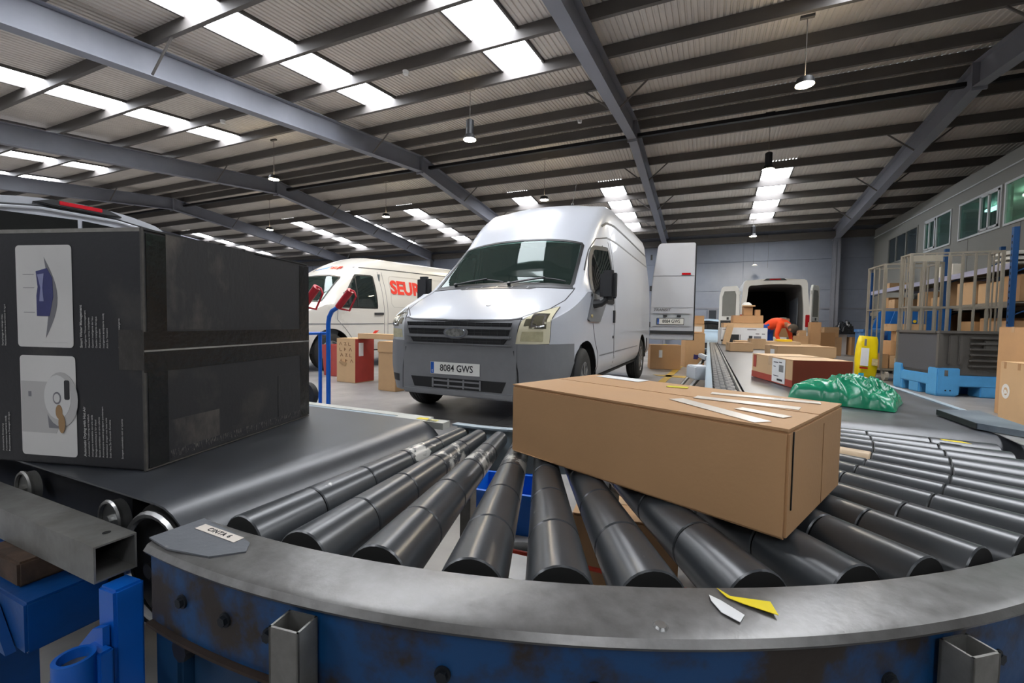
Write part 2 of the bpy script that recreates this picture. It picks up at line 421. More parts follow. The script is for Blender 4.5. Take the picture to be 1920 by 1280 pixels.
m_card = [M('cardboard_%d' % i, c, .58, 0, .06, 4, .04, 130, spec=.5) for i, c in enumerate(('bf9a70', 'ba9166', 'c8a57c', 'b0875d', 'c29f77'))]
m_tape = M('parcel_tape', 'c8a884', .22, 0, .05, 10, spec=.6)
m_tapew = M('clear_tape', 'e2d8ca', .3, 0, .04, 10, spec=.7)
m_label = M('label_paper', 'e2e2e0', .6, 0, .03, 8)
m_ink = M('printing_ink', '1b1b1e', .6, 0, 0)
m_yelp = M('yellow_paper', 'ead21c', .55, 0, .05, 9)
CX, CY = -.715, 1.91
cc = empty('curved_roller_conveyor', (CX, CY, 0), 0, 'curved conveyor of black tapered rollers in a blue and steel frame', 'conveyor')
# sleeves of one roller, along +x, top line at z=.60
R0, R1, KR, TOP = .70, 1.438, .0358, .600
cuts = [R0+(R1-R0)*k/5 for k in range(6)]
def rz_ax(r): return TOP-KR*r
sl = []
for k in range(5):
    a, b = cuts[k]+.0012, cuts[k+1]-.0012
    prof = [(a, KR*a-.0022), (a+.0022, KR*a), (b-.0022, KR*b), (b, KR*b-.0022)]
    n = 28; rows = [[(r, q*math.cos(2*PI*i/n), rz_ax(r)+q*math.sin(2*PI*i/n)) for i in range(n)] for r, q in prof]
    mb = MB(); mb.grid(rows, True)
    if k == 4: mb.m = 1; mb.add(rows[-1], [tuple(range(n))])
    if k == 0: mb.m = 1; mb.add(rows[0], [tuple(range(n))[::-1]])
    sl.append(mb.mesh('sleeve', [m_roll, m_rollcap], 40))
m_beige = M('beige_tape', 'b9a284', .5, 0, .1, 9)
me_beige = sl[2].copy(); me_beige.materials[0] = m_beige
shaft = MB(); shaft.cyl((R0-.035, 0, rz_ax(R0-.035)), (R1+.02, 0, rz_ax(R1+.02)), .009, n=10).cyl((R0, 0, rz_ax(R0)), (R1-.004, 0, rz_ax(R1-.004)), KR*R0-.004, KR*R1-.005, 16)
me_sh = shaft.mesh('roller', m_rollcap, 40)
RIN = (-.725-CX, 2.188-CY, 1.712, -92.6, -20); ROUT = (-.683-CX, 1.993-CY, 1.616, -94.2, -10)
ANG = [-90.3, -84.8, -79.2, -73.2, -68.0, -62.9, -57, -51, -46.2, -41.6, -37.1, -32.4, -28.2, -24.3, -20, -16, -12, -8.6, -5]
for i, a in enumerate(ANG):
    ca, sa = math.cos(rad(a)), math.sin(rad(a)); bq = ca*RIN[0]+sa*RIN[1]
    ri = bq+math.sqrt(max(0, bq*bq-(RIN[0]**2+RIN[1]**2-RIN[2]**2)))   # where this roller's axis meets the rail
    o = link('roller', me_sh, cc, (0, 0, 0), (0, 0, rad(a)), (min(1.06, (ri-.012)/R1), 1, 1))
    for k in range(5):
        s = link('sleeve', me_beige if (i == 14 and k == 2) else sl[k], o)
        if i == 14 and k == 2: s['label'] = 'beige taped sleeve'
def arc(r, a0, a1, n, z): return [(r*math.cos(rad(a0+(a1-a0)*k/n)), r*math.sin(rad(a0+(a1-a0)*k/n)), z) for k in range(n+1)]
OFX, OFY = .06, .02
def arcband(prof, a0, a1, n=60, off=False):
    """sweep closed profile of (r,z) round the centre"""
    mb = MB(); rows = []
    for k in range(n+1):
        t = rad(a0+(a1-a0)*k/n); rows.append([(r*math.cos(t)+OFX*off, r*math.sin(t)+OFY*off, z) for r, z in prof])
    mb.grid(rows, True); m = len(prof)
    mb.add(rows[0], [tuple(range(m))]); mb.add(rows[-1], [tuple(range(m))[::-1]])
    return mb
# the outer rail: its two edges follow slightly different arcs (world x, y, radius, start and end angle)
def rpt(c, t):
    a = rad(c[3]+(c[4]-c[3])*t); return V((c[0]+c[2]*math.cos(a), c[1]+c[2]*math.sin(a), 0))
def railband(prof, n=70):
    rows = []
    for k in range(n+1):
        a, b = rpt(RIN, k/n), rpt(ROUT, k/n); d = (b-a).normalized()
        rows.append([(a if q == 'i' else b)+d*o_+V((0, 0, z)) for q, o_, z in prof])
    mb = MB(); mb.grid(rows, True); m = len(prof); mb.add(rows[0], [tuple(range(m))]); mb.add(rows[-1], [tuple(range(m))[::-1]]); return mb
railband([('i', 0, .568), ('i', 0, .583), ('i', .004, .5855), ('o', -.016, .5835), ('o', -.006, .580), ('o', 0, .572), ('o', -.003, .567), ('o', -.02, .563)]).build('outer_rail', m_rail, cc, 30)
railband([('o', -.016, .455), ('o', -.016, .5655), ('o', -.011, .5655), ('o', -.011, .455)]).build('outer_skirt', m_blue2, cc, 30)
railband([('o', -.055, .450), ('o', -.055, .4545), ('o', -.002, .4545), ('o', -.002, .450)]).build('skirt_flange', M('rusty_steel', '3b2c22', .7, .2, .0, 9, .1, 60, col2='211c1a', thr=(.4, .7)), cc, 30)
arcband([(.625, .45), (.625, .592), (.632, .598), (.662, .598), (.662, .592), (.632, .588), (.632, .45)], -95, -1, 30).build('inner_rail', m_greyblue, cc, 30)
for a in (-91, -87.5, -84.5, -75.5, -69, -62.5, -56, -49.5, -43, -36.5):    # bolts through the skirt
    t = rad(a); z = .512; o_ = V((ROUT[0], ROUT[1], 0)); R_ = ROUT[2]-.011
    p = V((math.cos(t), math.sin(t), 0)); b = MB()
    b.cyl(o_+p*R_+V((0, 0, z)), o_+p*(R_+.003)+V((0, 0, z)), .0105, n=14).cyl(o_+p*(R_+.003)+V((0, 0, z)), o_+p*(R_+.008)+V((0, 0, z)), .0075, n=6)
    b.build('bolt', M('dark_bolt', '1b2026', .55, .3, .1), cc, 30)
t = rad(-66.2); p = V((ROUT[0], ROUT[1], 0))+V((math.cos(t), math.sin(t), 0))*(ROUT[2]-.022)
MB().cyl(p+V((0, 0, .5828)), p+V((0, 0, .5862)), .009, .007, 14).build('rail_screw', m_steel, cc)
def rhs(x, y, z0, z1, a, b_, tk, rz, name, mat, parent):
    """open-ended rectangular hollow section, upright"""
    mb = MB()
    for q, s in (((-a/2, -b_/2, a/2, -b_/2+tk), 0), ((-a/2, b_/2-tk, a/2, b_/2), 0), ((-a/2, -b_/2, -a/2+tk, b_/2), 0), ((a/2-tk, -b_/2, a/2, b_/2), 0)):
        mb.bx(q[0], q[2], q[1], q[3], z0, z1)
    return mb.build(name, mat, parent, 0, 0, (x, y, 0), (0, 0, rz))
for px, py in ((-.468, .402), (.296, .702), (.75, 1.32)):
    q = V((px-CX-ROUT[0], py-CY-ROUT[1], 0)); th = math.atan2(q.y, q.x); q = q.normalized()*(ROUT[2]+.012)+V((ROUT[0], ROUT[1], 0))
    rhs(q.x, q.y, 0.0, .560, .034, .044, .003, th, 'leg', m_galv, cc)
for a in (-92, -45, -8):
    t = rad(a); rhs(.61*math.cos(t), .61*math.sin(t), 0, .5, .04, .04, .003, t, 'leg', m_galv, cc)
    MB().tube([(.64*math.cos(t), .64*math.sin(t), .40), (1.5*math.cos(t), 1.5*math.sin(t), .40)], .02, 8).build('cross_member', m_black, cc)
# end plate with the written label
pl = MB(); poly = [(-.124, -1.528), (-.117, -1.448), (-.01, -1.461), (.035, -1.470), (.055, -1.490), (.02, -1.523), (-.06, -1.536)]
poly = [(a+.03, b+.012) for a, b in poly]; pl.prism(poly, 2, .5840, .5866); pl.build('end_plate', M('scuffed_plate', '6c6f74', .5, .3, .0, 22, .1, 80, col2='a8a49a', thr=(.6, .7)), cc, 30)
lb = MB(); lb.bx(-.052, .052, -.0085, .0085, .5871, .5876); lb.build('name_label', M('label_cream', 'd8cfc4', .6, 0, .03, 9), cc, 0, 0, (-.008, -1.460, 0), (0, 0, rad(-1.5)))
text('label_lettering', 'CINTA 6', .0118, m_ink, cc, (-.007, -1.460, .5877), (0, 0, rad(-1.5)), bold=.0002, sx=1.12, sp=1.22)
# yellow warning stickers by the inner corner
for k, (x_, y_) in enumerate(((-.19, -.640), (-.145, -.650))):
    MB().bx(-.02, .02, -.012, .012, .5985, .5992).build('warning_sticker', m_yelp if k == 0 else M('sticker_mix', 'cfc53a', .5, 0, 0, 60, 0, None, '4a4a40', (.5, .55)), cc, 0, 0, (x_, y_, 0), (0, 0, rad(8)))
MB().bx(-.30, -.09, -.668, -.625, .575, .598).build('corner_plate', M('pale_plate', 'b9bab2', .5, .2, .08, 9), cc, 0)

# scraps
s = tag(MB().prism([(.0, .0), (.016, -.012), (.062, -.006), (.068, -.030), (.030, -.022), (.012, -.016)], 2, 0, .0008).build('torn_label', m_yelp, None, 0, 0, (.022, .640, .5872), (rad(3), rad(-2), 0)), 'torn yellow label stuck on the front steel rail', 'label')
s2 = tag(MB().prism([(0, 0), (.014, -.006), (.040, -.024), (.034, -.040), (.014, -.030), (.003, -.012)], 2, 0, .0008).build('paper_scrap', m_label, None, 0, 0, (.0125, .619, .5872), (rad(2), 0, 0)), 'torn white paper scrap beside the yellow label on the rail', 'paper scrap')
tag(MB().prism([(-.03, .012), (.02, .010), (.034, -.012), (.012, -.010), (-.024, -.006)], 2, 0, .0008).build('torn_label', m_yelp, None, 0, 0, (.695, 1.752, .6015), (0, 0, rad(-8))), 'small yellow label scrap on the far right rollers', 'label')

# ---------------- straight belt on the left
bl = empty('belt_conveyor', (-.912, .84, 0), 0, 'straight black belt conveyor on the left carrying the black box', 'conveyor')
DR, BT = .12, .004
def beltloop(axis_len, run, top, mat, name, parent, y0, y1, flip=1):
    """endless belt: drum end at x=0 (local), running to -run"""
    pr = []
    n = 14
    for k in range(n+1):
        a = PI/2-PI*k/n; pr.append((DR*math.cos(a), top-DR+DR*math.sin(a)))
    pr += [(-run, top-2*DR)]
    for k in range(1, n):
        a = -PI/2-PI*k/n; pr.append((-run+DR*math.cos(a), top-DR+DR*math.sin(a)))
    pr += [(-run, top)]
    m = len(pr); rows = []
    inn = []
    for i in range(m):
        a, b = V(pr[i-1]), V(pr[(i+1) % m]); t = (b-a).normalized(); nn = V((t.y, -t.x)); nn = nn if True else nn
        c = V(pr[i])-V((-.0, top-DR)); inn.append((pr[i][0]*1.0 - (t.y*-1)*BT*0, pr[i][1]))
    mb = MB()
    outer = [[(p[0], y0, p[1]) for p in pr], [(p[0], y1, p[1]) for p in pr]]
    mb.grid(outer, True)
    def shrink(p):
        if p[0] > 0: v_ = V((p[0], p[1]-(top-DR))); v_ = v_*(1-BT/DR); return (v_.x, v_.y+top-DR)
        if p[0] < -run: v_ = V((p[0]+run, p[1]-(top-DR))); v_ = v_*(1-BT/DR); return (v_.x-run, v_.y+top-DR)
        return (p[0], p[1]-BT if p[1] > top-DR else p[1]+BT)
    q = [shrink(p) for p in pr]
    mb.grid([[(p[0], y0, p[1]) for p in q], [(p[0], y1, p[1]) for p in q]], True)
    mb.grid([[(p[0], y0, p[1]) for p in pr], [(p[0], y0, p[1]) for p in q]], True)
    mb.grid([[(p[0], y1, p[1]) for p in pr], [(p[0], y1, p[1]) for p in q]], True)
    return mb.build(name, mat, parent, 40)
beltloop(0, 2.6, .600, m_belt, 'belt', bl, -.385, .40)
d = MB(); d.cyl((0, -.37, .48), (0, .39, .48), .114, n=32).cyl((0, -.40, .48), (0, .42, .48), .014, n=12); d.build('drum', M('dark_steel', '2b2a28', .45, .6, .15, 14), bl)
for x_ in (-.135, -.50, -.9, -1.3):      # idler wheels seen under the belt edge
    w_ = MB(); w_.cyl((x_, -.392, .545), (x_, -.375, .545), .036, n=20)
    ring = [(x_+.036*math.cos(2*PI*k/20), -.394, .545+.036*math.sin(2*PI*k/20)) for k in range(20)]
    w_.tube(ring, .0045, 6, True); w_.cyl((x_, -.40, .545), (x_, -.37, .545), .010, n=10)
    w_.build('idler_wheel', m_steel if x_ > -.2 else m_galv, bl)
ring = [(.0+.098*math.cos(2*PI*k/28), -.386, .48+.098*math.sin(2*PI*k/28)) for k in range(28)]
MB().tube(ring, .007, 6, True).build('drum_rim', m_steel, bl)
MB().bx(-2.6, -.13, -.36, .38, .505, .594).build('slider_bed', m_black, bl, 0)
# hollow guard tube along the near edge
g = MB()
for (y0, y1, z0, z1) in ((-.475, -.415, .556, .559), (-.475, -.415, .497, .50), (-.475, -.472, .5, .556), (-.418, -.415, .5, .556)): g.bx(-2.6, .0, y0, y1, z0, z1)
g.build('guard_tube', m_galv, bl, 0)
MB().cyl((-.045, -.438, .5592), (-.045, -.438, .5597), .006, n=14).build('bolt_hole', m_dark, bl)
fb = MB(); fb.bx(-2.6, -.13, -.515, -.40, .36, .45); fb.build('side_beam', m_blue, bl, 0, .004)
fb = MB(); fb.prism([(-2.6, .45), (-.30, .45), (-.22, .425), (-.16, .36), (-2.6, .36)], 1, -.53, -.517); fb.build('side_plate', m_blue, bl, 0)
MB().bx(-.34, -.20, -.50, -.43, .4505, .496).build('rusty_spacer', M('rusty_block', '5b4636', .8, .1, .0, 12, .1, 60, col2='332a24', thr=(.4, .7)), bl, 0, .004)
po = MB(); po.prism([(-.0445, -.472), (.0005, -.469), (.0005, -.427), (-.0445, -.430)], 2, 0, .494); po.xf(Matrix.Translation((.047, 0, 0))); po.build('support_post', m_bluebr, bl, 0, .004)
gs = MB(); gs.prism([(.04, .44), (.01, .43), (-.15, .28), (-.15, .20), (.04, .20)], 1, -.482, -.473); gs.build('gusset', m_bluebr, bl, 0)
sk = MB(); n = 22
for r_a, r_b, z0, z1 in ((.026, .026, .25, .415), (.020, .020, .25, .415)):
    sk.cyl((.035, -.515, z0), (.035, -.515, z1), r_a, r_b, n, False)
sk.grid([[(.035+r*math.cos(2*PI*k/n), -.515+r*math.sin(2*PI*k/n), .415) for k in range(n)] for r in (.020, .026)], True)
sk.build('pipe_socket', m_bluebr, bl)
MB().cyl((.035, -.515, .25), (.035, -.515, .400), .0195, n=20).build('socket_pipe', m_galv, bl)
br = MB(); br.bx(.012, .058, -.495, -.475, .25, .41); br.build('socket_bracket', m_bluebr, bl, 0, .003)
MB().bx(.06, .13, -.42, -.30, .30, .43).build('motor_housing', M('dark_blue_box', '06304f', .5, 0, .2, 8), bl, 0, .006)
MB().bx(.13, .30, -.40, -.25, .28, .40).build('gearbox', M('dark_blue_box', '06304f', .5, 0, .2, 8), bl, 0, .006)
for x_ in (-.4, -2.2):
    for y_ in (-.45, .42): MB().bx(x_-.03, x_+.03, y_-.03, y_+.03, 0, .36 if y_ < 0 else .51).build('leg', m_blue, bl, 0)
MB().bx(-2.6, -.02, .41, .435, .52, .596).build('far_side_rail', m_greyblue, bl, 0)
MB().bx(-2.6, .02, .436, .475, .585, .597).build('far_side_guard', M('pale_plate', 'b9bab2', .5, .2, .08, 9), bl, 0)

# ---------------- straight belt running away on the right
BX0, BX1, BY = .185, .975, 1.965
br_ = empty('belt_conveyor', ((BX0+BX1)/2, BY, 0), 0, 'long black belt conveyor running away toward the open white van', 'conveyor')
W2 = (BX1-BX0)/2
o = beltloop(0, 8.3, .600, m_belt2, 'belt', br_, -W2, W2); o.rotation_euler = (0, 0, -PI/2)
o = MB().cyl((-W2+.01, 0, .48), (W2-.01, 0, .48), .114, n=32).cyl((-W2-.03, 0, .48), (W2+.03, 0, .48), .014, n=12).build('drum', M('dark_steel', '2b2a28', .45, .6, .15, 14), br_)
MB().bx(-W2+.01, W2-.01, .13, 8.3, .505, .594).build('slider_bed', m_black, br_, 0)
MB().bx(W2+.006, W2+.03, .12, 8.3, .49, .603).build('side_rail', m_greyblue, br_, 0)
MB().bx(W2+.0302, W2+.032, .12, 8.3, .575, .6035).build('side_rail_edge', m_white_frame, br_, 0)
for y in (.5, 2.6, 4.8, 7.0, 8.1):
    for s in (-1, 1): MB().bx(s*(W2+.0)-.02, s*(W2+.0)+.02, y-.02, y+.02, 0, .488).build('leg', m_blue, br_, 0)
# row of skate wheels along the left edge, on axles between two rails
XL = -W2
MB().bx(XL-.022, XL-.012, .45, 8.3, .53, .602).build('wheel_track_rail', m_galv, br_, 0)
MB().bx(XL-.19, XL-.15, .45, 8.3, .50, .604).build('wheel_track_tube', m_greyblue, br_, 0, .008)
me_w = MB(); me_w.cyl((-.012, 0, 0), (.012, 0, 0), .024, n=14).cyl((-.016, 0, 0), (.016, 0, 0), .009, n=8); me_w.m = 1
me_w = me_w.mesh('skate_wheel', [m_steel, m_black], 35)
me_ax = MB().cyl((XL-.15, 0, .572), (XL-.022, 0, .572), .005, n=6).mesh('wheel_axle', m_galv)
for k in range(97):
    y = .5+k*.08
    link('wheel_axle', me_ax, br_, (0, y, 0))
    for x_ in ((XL-.125, XL-.062) if k % 2 else (XL-.095, XL-.045)): link('skate_wheel', me_w, br_, (x_, y, .575))
for y in (1.0, 3.2, 5.4):
    MB().tube([(XL-.17, y, .50), (XL-.55, y-.5, .02)], .025, 8).build('diagonal_leg', m_galv, br_)
    MB().tube([(XL-.17, y, .50), (XL-.17, y, .0)], .022, 8).build('leg', m_galv, br_)
MB().box((XL-.25, 2.35, .52), (.14, .22, .12), Matrix.Rotation(.4, 3, 'Z')).build('drive_bracket', m_white_frame, br_, 0, .01)
MB().box((XL-.22, 3.6, .58), (.05, .5, .05), Matrix.Rotation(.15, 3, 'Z')).build('side_arm', m_white_frame, br_, 0, .008)
# steel ledge plate beside the drum
LUP = [(.258, .294), (.404, .349), (.395, .061), (.382, -.102), (.264, .026)]
LLO = [(.277, .184), (.315, .147), (.348, -.171), (.300, -.30), (.283, -.167), (.296, -.018)]
lg = MB(); lg.prism(LUP, 2, .6045, .6250); lg.build('side_guard_plate', [M('ledge_steel', '67727c', .38, .4, .0, 6, .03, 40, col2='8a949b', thr=(.4, .7))], br_, 0)
q = MB(); a_, b_ = LUP[0], LUP[4]
q.prism([(a_[0]-.002, a_[1]), (a_[0], a_[1]+.001), (b_[0], b_[1]+.001), (b_[0]-.002, b_[1]-.001)], 2, .6035, .6240); q.build('guard_plate_edge', m_black, br_, 0)
lg = MB(); lg.prism(LLO, 2, .6005, .6030); lg.build('lower_guard_plate', M('pale_ledge', '9a9b98', .42, .3, .0, 8, .03, 40, col2='77736a', thr=(.45, .7)), br_, 0)
# ---------------------------------------------------------------- cartons
def carton(label, corner, rz, dim, mat=0, tape='tape', group=None, name='cardboard_box', cat='box', sgn=(1, 1), tilt=(0, 0), lab=None, gap=True, openf=False):
    """corner: a bottom corner (world); box extends sgn*dim along its rotated axes. Root = body mesh, flaps/tape/labels = children"""
    sx, sy, sz = dim
    ox, oy, _ = rotz((sgn[0]*sx/2, sgn[1]*sy/2, 0), rz)
    m = m_card[mat] if isinstance(mat, int) else mat
    z1 = sz-.004
    b = MB().bx(-sx/2, sx/2, -sy/2, sy/2, 0, z1)
    o = b.build(name, m, None, 30, min(.004, sz*.04), (corner[0]+ox, corner[1]+oy, corner[2]+.0015), (tilt[0], tilt[1], rz))
    tag(o, label, cat, group)
    for s in (-1, 1):
        f = MB(); y0, y1 = (.0015, sy/2-.001) if s > 0 else (-sy/2+.001, -.0015)
        f.add([(-sx/2+.001, y0, z1+.0003), (sx/2-.001, y0, z1+.0003), (sx/2-.001, y1, z1+.0003), (-sx/2+.001, y1, z1+.0003),
               (-sx/2+.001, y0, sz+.0005*s), (sx/2-.001, y0, sz+.0008), (sx/2-.001, y1, sz), (-sx/2+.001, y1, sz)],
              [(0,3,2,1),(4,5,6,7),(0,1,5,4),(1,2,6,5),(2,3,7,6),(3,0,4,7)])
        f.build('flap', m, o, 0)
    if tape:
        tm = m_tape if tape == 'tape' else m_tapew if tape == 'clear' else tape
        tw = min(.026, sy*.12); dz = min(.06, sz*.35)
        t_ = MB().bx(-sx/2-.0012, sx/2+.0012, -tw, tw, sz+.001, sz+.0018)
        for s in (-1, 1): t_.bx(*(sorted((s*(sx/2+.0004), s*(sx/2+.0012)))), -tw, tw, sz-dz, sz+.0018)
        t_.build('tape', tm, o, 0)
    if lab:   # (face, u, v, w, h) label on a side: face 'f' -y, 'r' +x, 'l' -x, 't' top
        for (fc, u, v_, w_, h_) in lab:
            q = MB()
            if fc == 'f': q.bx(u-w_/2, u+w_/2, -sy/2-.001, -sy/2-.0002, v_-h_/2, v_+h_/2)
            if fc == 'r': q.bx(sx/2+.0002, sx/2+.001, u-w_/2, u+w_/2, v_-h_/2, v_+h_/2)
            if fc == 'l': q.bx(-sx/2-.001, -sx/2-.0002, u-w_/2, u+w_/2, v_-h_/2, v_+h_/2)
            if fc == 't': q.bx(u-w_/2, u+w_/2, v_-h_/2, v_+h_/2, sz+.0005, sz+.0012)
            q.build('shipping_label', m_label, o, 0)
    return o
def on_front(o, sy, x_, z_, poly, mat, name, lift=.0006, parent=None):
    """flat print on the -y face of a box (poly in metres about x_, z_)"""
    mb = MB(); y = -sy/2
    mb.prism([(x_+p[0], z_+p[1]) for p in poly], 1, y-lift-.0003, y-lift)
    return mb.build(name, mat, parent or o, 0)

# the long brown box in the middle
lbx = carton('long plain brown cardboard box lying across the curved rollers', (.122, .797, .600), rad(-23.3), (.640, .365, .178), 1, None, sgn=(-1, 1))
lx, ly, lz = .640, .365, .178
def tape_strip(o, pts, w_, z, mat, name='tape'):
    mb = MB()
    for (a, b) in zip(pts[:-1], pts[1:]):
        d_ = V((b[0]-a[0], b[1]-a[1], 0)); n_ = V((-d_.y, d_.x, 0)).normalized()*w_/2
        q = [V((a[0], a[1], z))-n_, V((b[0], b[1], z))-n_, V((b[0], b[1], z))+n_, V((a[0], a[1], z))+n_]
        mb.add(q+[v_+V((0, 0, .0006)) for v_ in q], [(0,3,2,1),(4,5,6,7),(0,1,5,4),(1,2,6,5),(2,3,7,6),(3,0,4,7)])
    return mb.build(name, mat, o, 0)
def L(u, v_): return (u+lx/2, v_-ly/2)
tape_strip(lbx, [L(-.25, .125), L(-.045, .022)], .036, lz+.0012, m_tapew)
tape_strip(lbx, [L(-.235, .185), L(-.04, .215)], .036, lz+.0012, m_tapew)
tape_strip(lbx, [L(-.236, .27), L(-.03, .325)], .032, lz+.0012, m_tapew)
tape_strip(lbx, [L(-.12, .12), L(-.03, .10)], .028, lz+.0014, m_tapew)
tape_strip(lbx, [L(-.60, .34), L(-.45, .33)], .055, lz+.0012, m_label, 'shipping_label')
MB().bx(-.026, .026, -.014, .014, lz+.0012, lz+.002).build('yellow_sticker', M('sticker_yellow', 'cfc51a', .5, 0, .1, 30), lbx, 0, 0, (*L(-.335, .30), 0), (0, 0, rad(20)))
MB().bx(lx/2+.0002, lx/2+.0016, -ly/2+.018, -ly/2+.022, .045, lz-.006).build('corner_slit', m_dark, lbx, 0)
MB().bx(lx/2+.0002, lx/2+.0008, .03, .034, .005, lz-.02).build('glue_seam', m_card[3], lbx, 0)
tape_strip(lbx, [(-lx/2+.01, -ly/2-.002), (-lx/2+.15, -ly/2-.002)], .003, .004, m_tape)

# the black box
bbx = carton('big black cardboard box with product pictures, standing on the left belt', (-1.116, .540, .600), rad(15.6), (.60, .590, .530), M('black_card', '2b2b2d', .5, 0, .0, 6, .05, 120, col2='474440', thr=(.56, .80), spec=.45), None, sgn=(-1, 1))
Bx, By, Bz = .60, .59, .53
m_tpb = M('dark_tape', '161617', .2, 0, .2, 12, .15, 50, spec=.7)
m_tpg = M('scuffed_tape', '3c3935', .3, 0, .25, 14, .2, 60, spec=.6)
m_pic = M('picture_paper', 'cfcdc9', .5, 0, .06, 4)
q = MB().bx(Bx/2+.0004, Bx/2+.0012, -By/2, By/2, .217, .306); q.build('tape', m_tpb, bbx, 0)
q = MB().bx(Bx/2+.0013, Bx/2+.0022, -By/2, By/2, .262, .266); q.build('flap_seam', M('torn_edge', '8d8a84', .6, 0, .2, 20), bbx, 0)
q = MB().bx(Bx/2+.0004, Bx/2+.0011, -By/2+.008, -By/2+.055, .005, Bz-.01).build('tape', m_tpb, bbx, 0)
q = MB().bx(Bx/2+.0004, Bx/2+.0010, By/2-.05, By/2, .005, Bz-.01).build('tape', m_tpb, bbx, 0)
q = MB().bx(Bx/2-.062, Bx/2, -By/2-.0012, -By/2-.0005, .222, .31).build('tape', m_tpg, bbx, 0)
m_worn = M('worn_edge', '4b4844', .7, 0, .3, 40)
q = MB().bx(Bx/2-.004, Bx/2+.0008, -By/2-.0008, -By/2+.004, .0, Bz).build('worn_corner', m_worn, bbx, 0)
q = MB().bx(-Bx/2, Bx/2-.005, -By/2-.0006, -By/2+.003, Bz-.008, Bz+.0006).build('worn_top_edge', M('worn_edge_pale', '85827c', .7, 0, .2, 30), bbx, 0)
q = MB().bx(Bx/2-.002, Bx/2+.0006, -By/2, By/2, 0, .003).build('worn_bottom_edge', m_worn, bbx, 0)
q = MB().bx(Bx/2+.0005, Bx/2+.001, -By/2+.06, By/2-.01, .012, .03).build('scuffed_strip', M('scuff', '26262a', .6, 0, 0, 60, 0, None, '6f6b63', (.55, .62), stretch=(1, 6, 1)), bbx, 0)
m_scf = M('scuffed_card', '2a2a2c', .55, 0, .0, 5, .1, 60, col2='5d5751', thr=(.52, .74), stretch=(1, 1.5, .8))
MB().bx(Bx/2+.0003, Bx/2+.0009, -By/2+.055, -By/2+.33, .31, Bz-.004).build('scuffed_film', m_scf, bbx, 0)
MB().bx(Bx/2+.0003, Bx/2+.0009, By/2-.16, By/2-.05, .02, .16).build('scuffed_film', m_scf, bbx, 0)
MB().bx(Bx/2+.0003, Bx/2+.0009, -By/2+.055, -By/2+.20, .03, .10).build('scuffed_film', m_scf, bbx, 0)
def rrect(w_, h_, r, n=5):
    P = []
    for cx_, cy_, a0 in ((w_/2-r, h_/2-r, 0), (-w_/2+r, h_/2-r, 90), (-w_/2+r, -h_/2+r, 180), (w_/2-r, -h_/2+r, 270)):
        P += [(cx_+r*math.cos(rad(a0+90*k/n)), cy_+r*math.sin(rad(a0+90*k/n))) for k in range(n+1)]
    return P
def ell(a, b, n=24, t0=0, t1=2*PI): return [(a*math.cos(t0+(t1-t0)*k/n), b*math.sin(t0+(t1-t0)*k/n)) for k in range(n)]
def F(s, z): return (Bx/2+s, z)       # s measured left (negative) from the near corner
def fp(poly, s, z, mat, name='printed_shape', lift=.0008, par=None): return on_front(bbx, By, Bx/2+s, z, poly, mat, name, lift, par)
c1 = fp(rrect(.150, .228, .009), -.254, .381, m_pic, 'printed_picture')
m_ltg = M('print_light', 'b5b3b0', .5, 0, .04); m_grey = M('print_grey', '77767a', .5, 0, .05); m_pur = M('print_violet', '3f4270', .45, 0, .12, 30); m_lil = M('print_lilac', '8d90b4', .5, 0, .1, 20); m_whp = M('print_white', 'd0cfcc', .5, 0, .03); m_tan = M('print_tan', '9b7b55', .5, 0, .1); m_blk = M('print_black', '2c2c2e', .5, 0, 0)
lens = [(.034*math.sin(PI*k/12)*(1 if k < 13 else -.30), -.09+.18*(k if k < 13 else 24-k)/12) for k in range(24)]
fp(lens, -.252, .378, m_grey, lift=.0012, par=c1)
fp([(-.022, -.055), (.012, -.055), (.023, -.012), (.022, .03), (.008, .052), (-.022, .045), (-.018, .01), (-.022, -.01)], -.252, .392, m_pur, lift=.0016, par=c1)
fp([(-.008, -.03), (.004, -.03), (.001, .0), (.006, .032), (-.012, .03), (-.004, .0)], -.258, .40, m_lil, lift=.002, par=c1)
fp([(-.03, -.0006), (.0, -.0006), (.0, .0006), (-.03, .0006)], -.28, .40, m_grey, lift=.0012, par=c1)
fp([(-.03, -.0006), (.0, -.0006), (.0, .0006), (-.03, .0006)], -.28, .345, m_grey, lift=.0012, par=c1)
fp([(-.03, -.0006), (.0, -.0006), (.0, .0006), (-.03, .0006)], -.28, .43, m_grey, lift=.0012, par=c1)
fp([(-.02, -.03), (.045, -.03), (.045, -.0295), (-.02, -.0295)], -.24, .308, m_ltg, lift=.0012, par=c1)
c2 = fp(rrect(.150, .228, .009), -.251, .134, m_pic, 'printed_picture')
fp([(-.073, -.062), (.02, -.062), (.045, -.02), (.0, .055), (-.073, .055)], -.251, .134, m_ltg, lift=.0012, par=c2)
fp([(-.005, -.05), (.032, -.05), (.032, -.02), (.0, .05), (-.012, .02)], -.245, .134, m_grey, lift=.0016, par=c2)
fp(ell(.045, .062), -.215, .15, m_ltg, lift=.002, par=c2)
fp(ell(.036, .05), -.224, .155, m_whp, lift=.0024, par=c2)
fp(rrect(.014, .044, .004), -.198, .172, m_blk, lift=.0028, par=c2)
fp(ell(.011, .014), -.225, .153, m_grey, lift=.0028, par=c2); fp(ell(.008, .010), -.225, .153, m_whp, lift=.0031, par=c2)
fp(ell(.009, .016), -.220, .122, m_tan, lift=.0031, par=c2); fp(ell(.009, .022), -.213, .096, m_tan, lift=.0033, par=c2)
fp([(-.004, -.006), (.004, -.006), (.004, .006), (-.004, .006)], -.30, .16, m_grey, lift=.0016, par=c2)
RT = Matrix(((0, -1, 0), (0, 0, -1), (1, 0, 0))).to_euler()
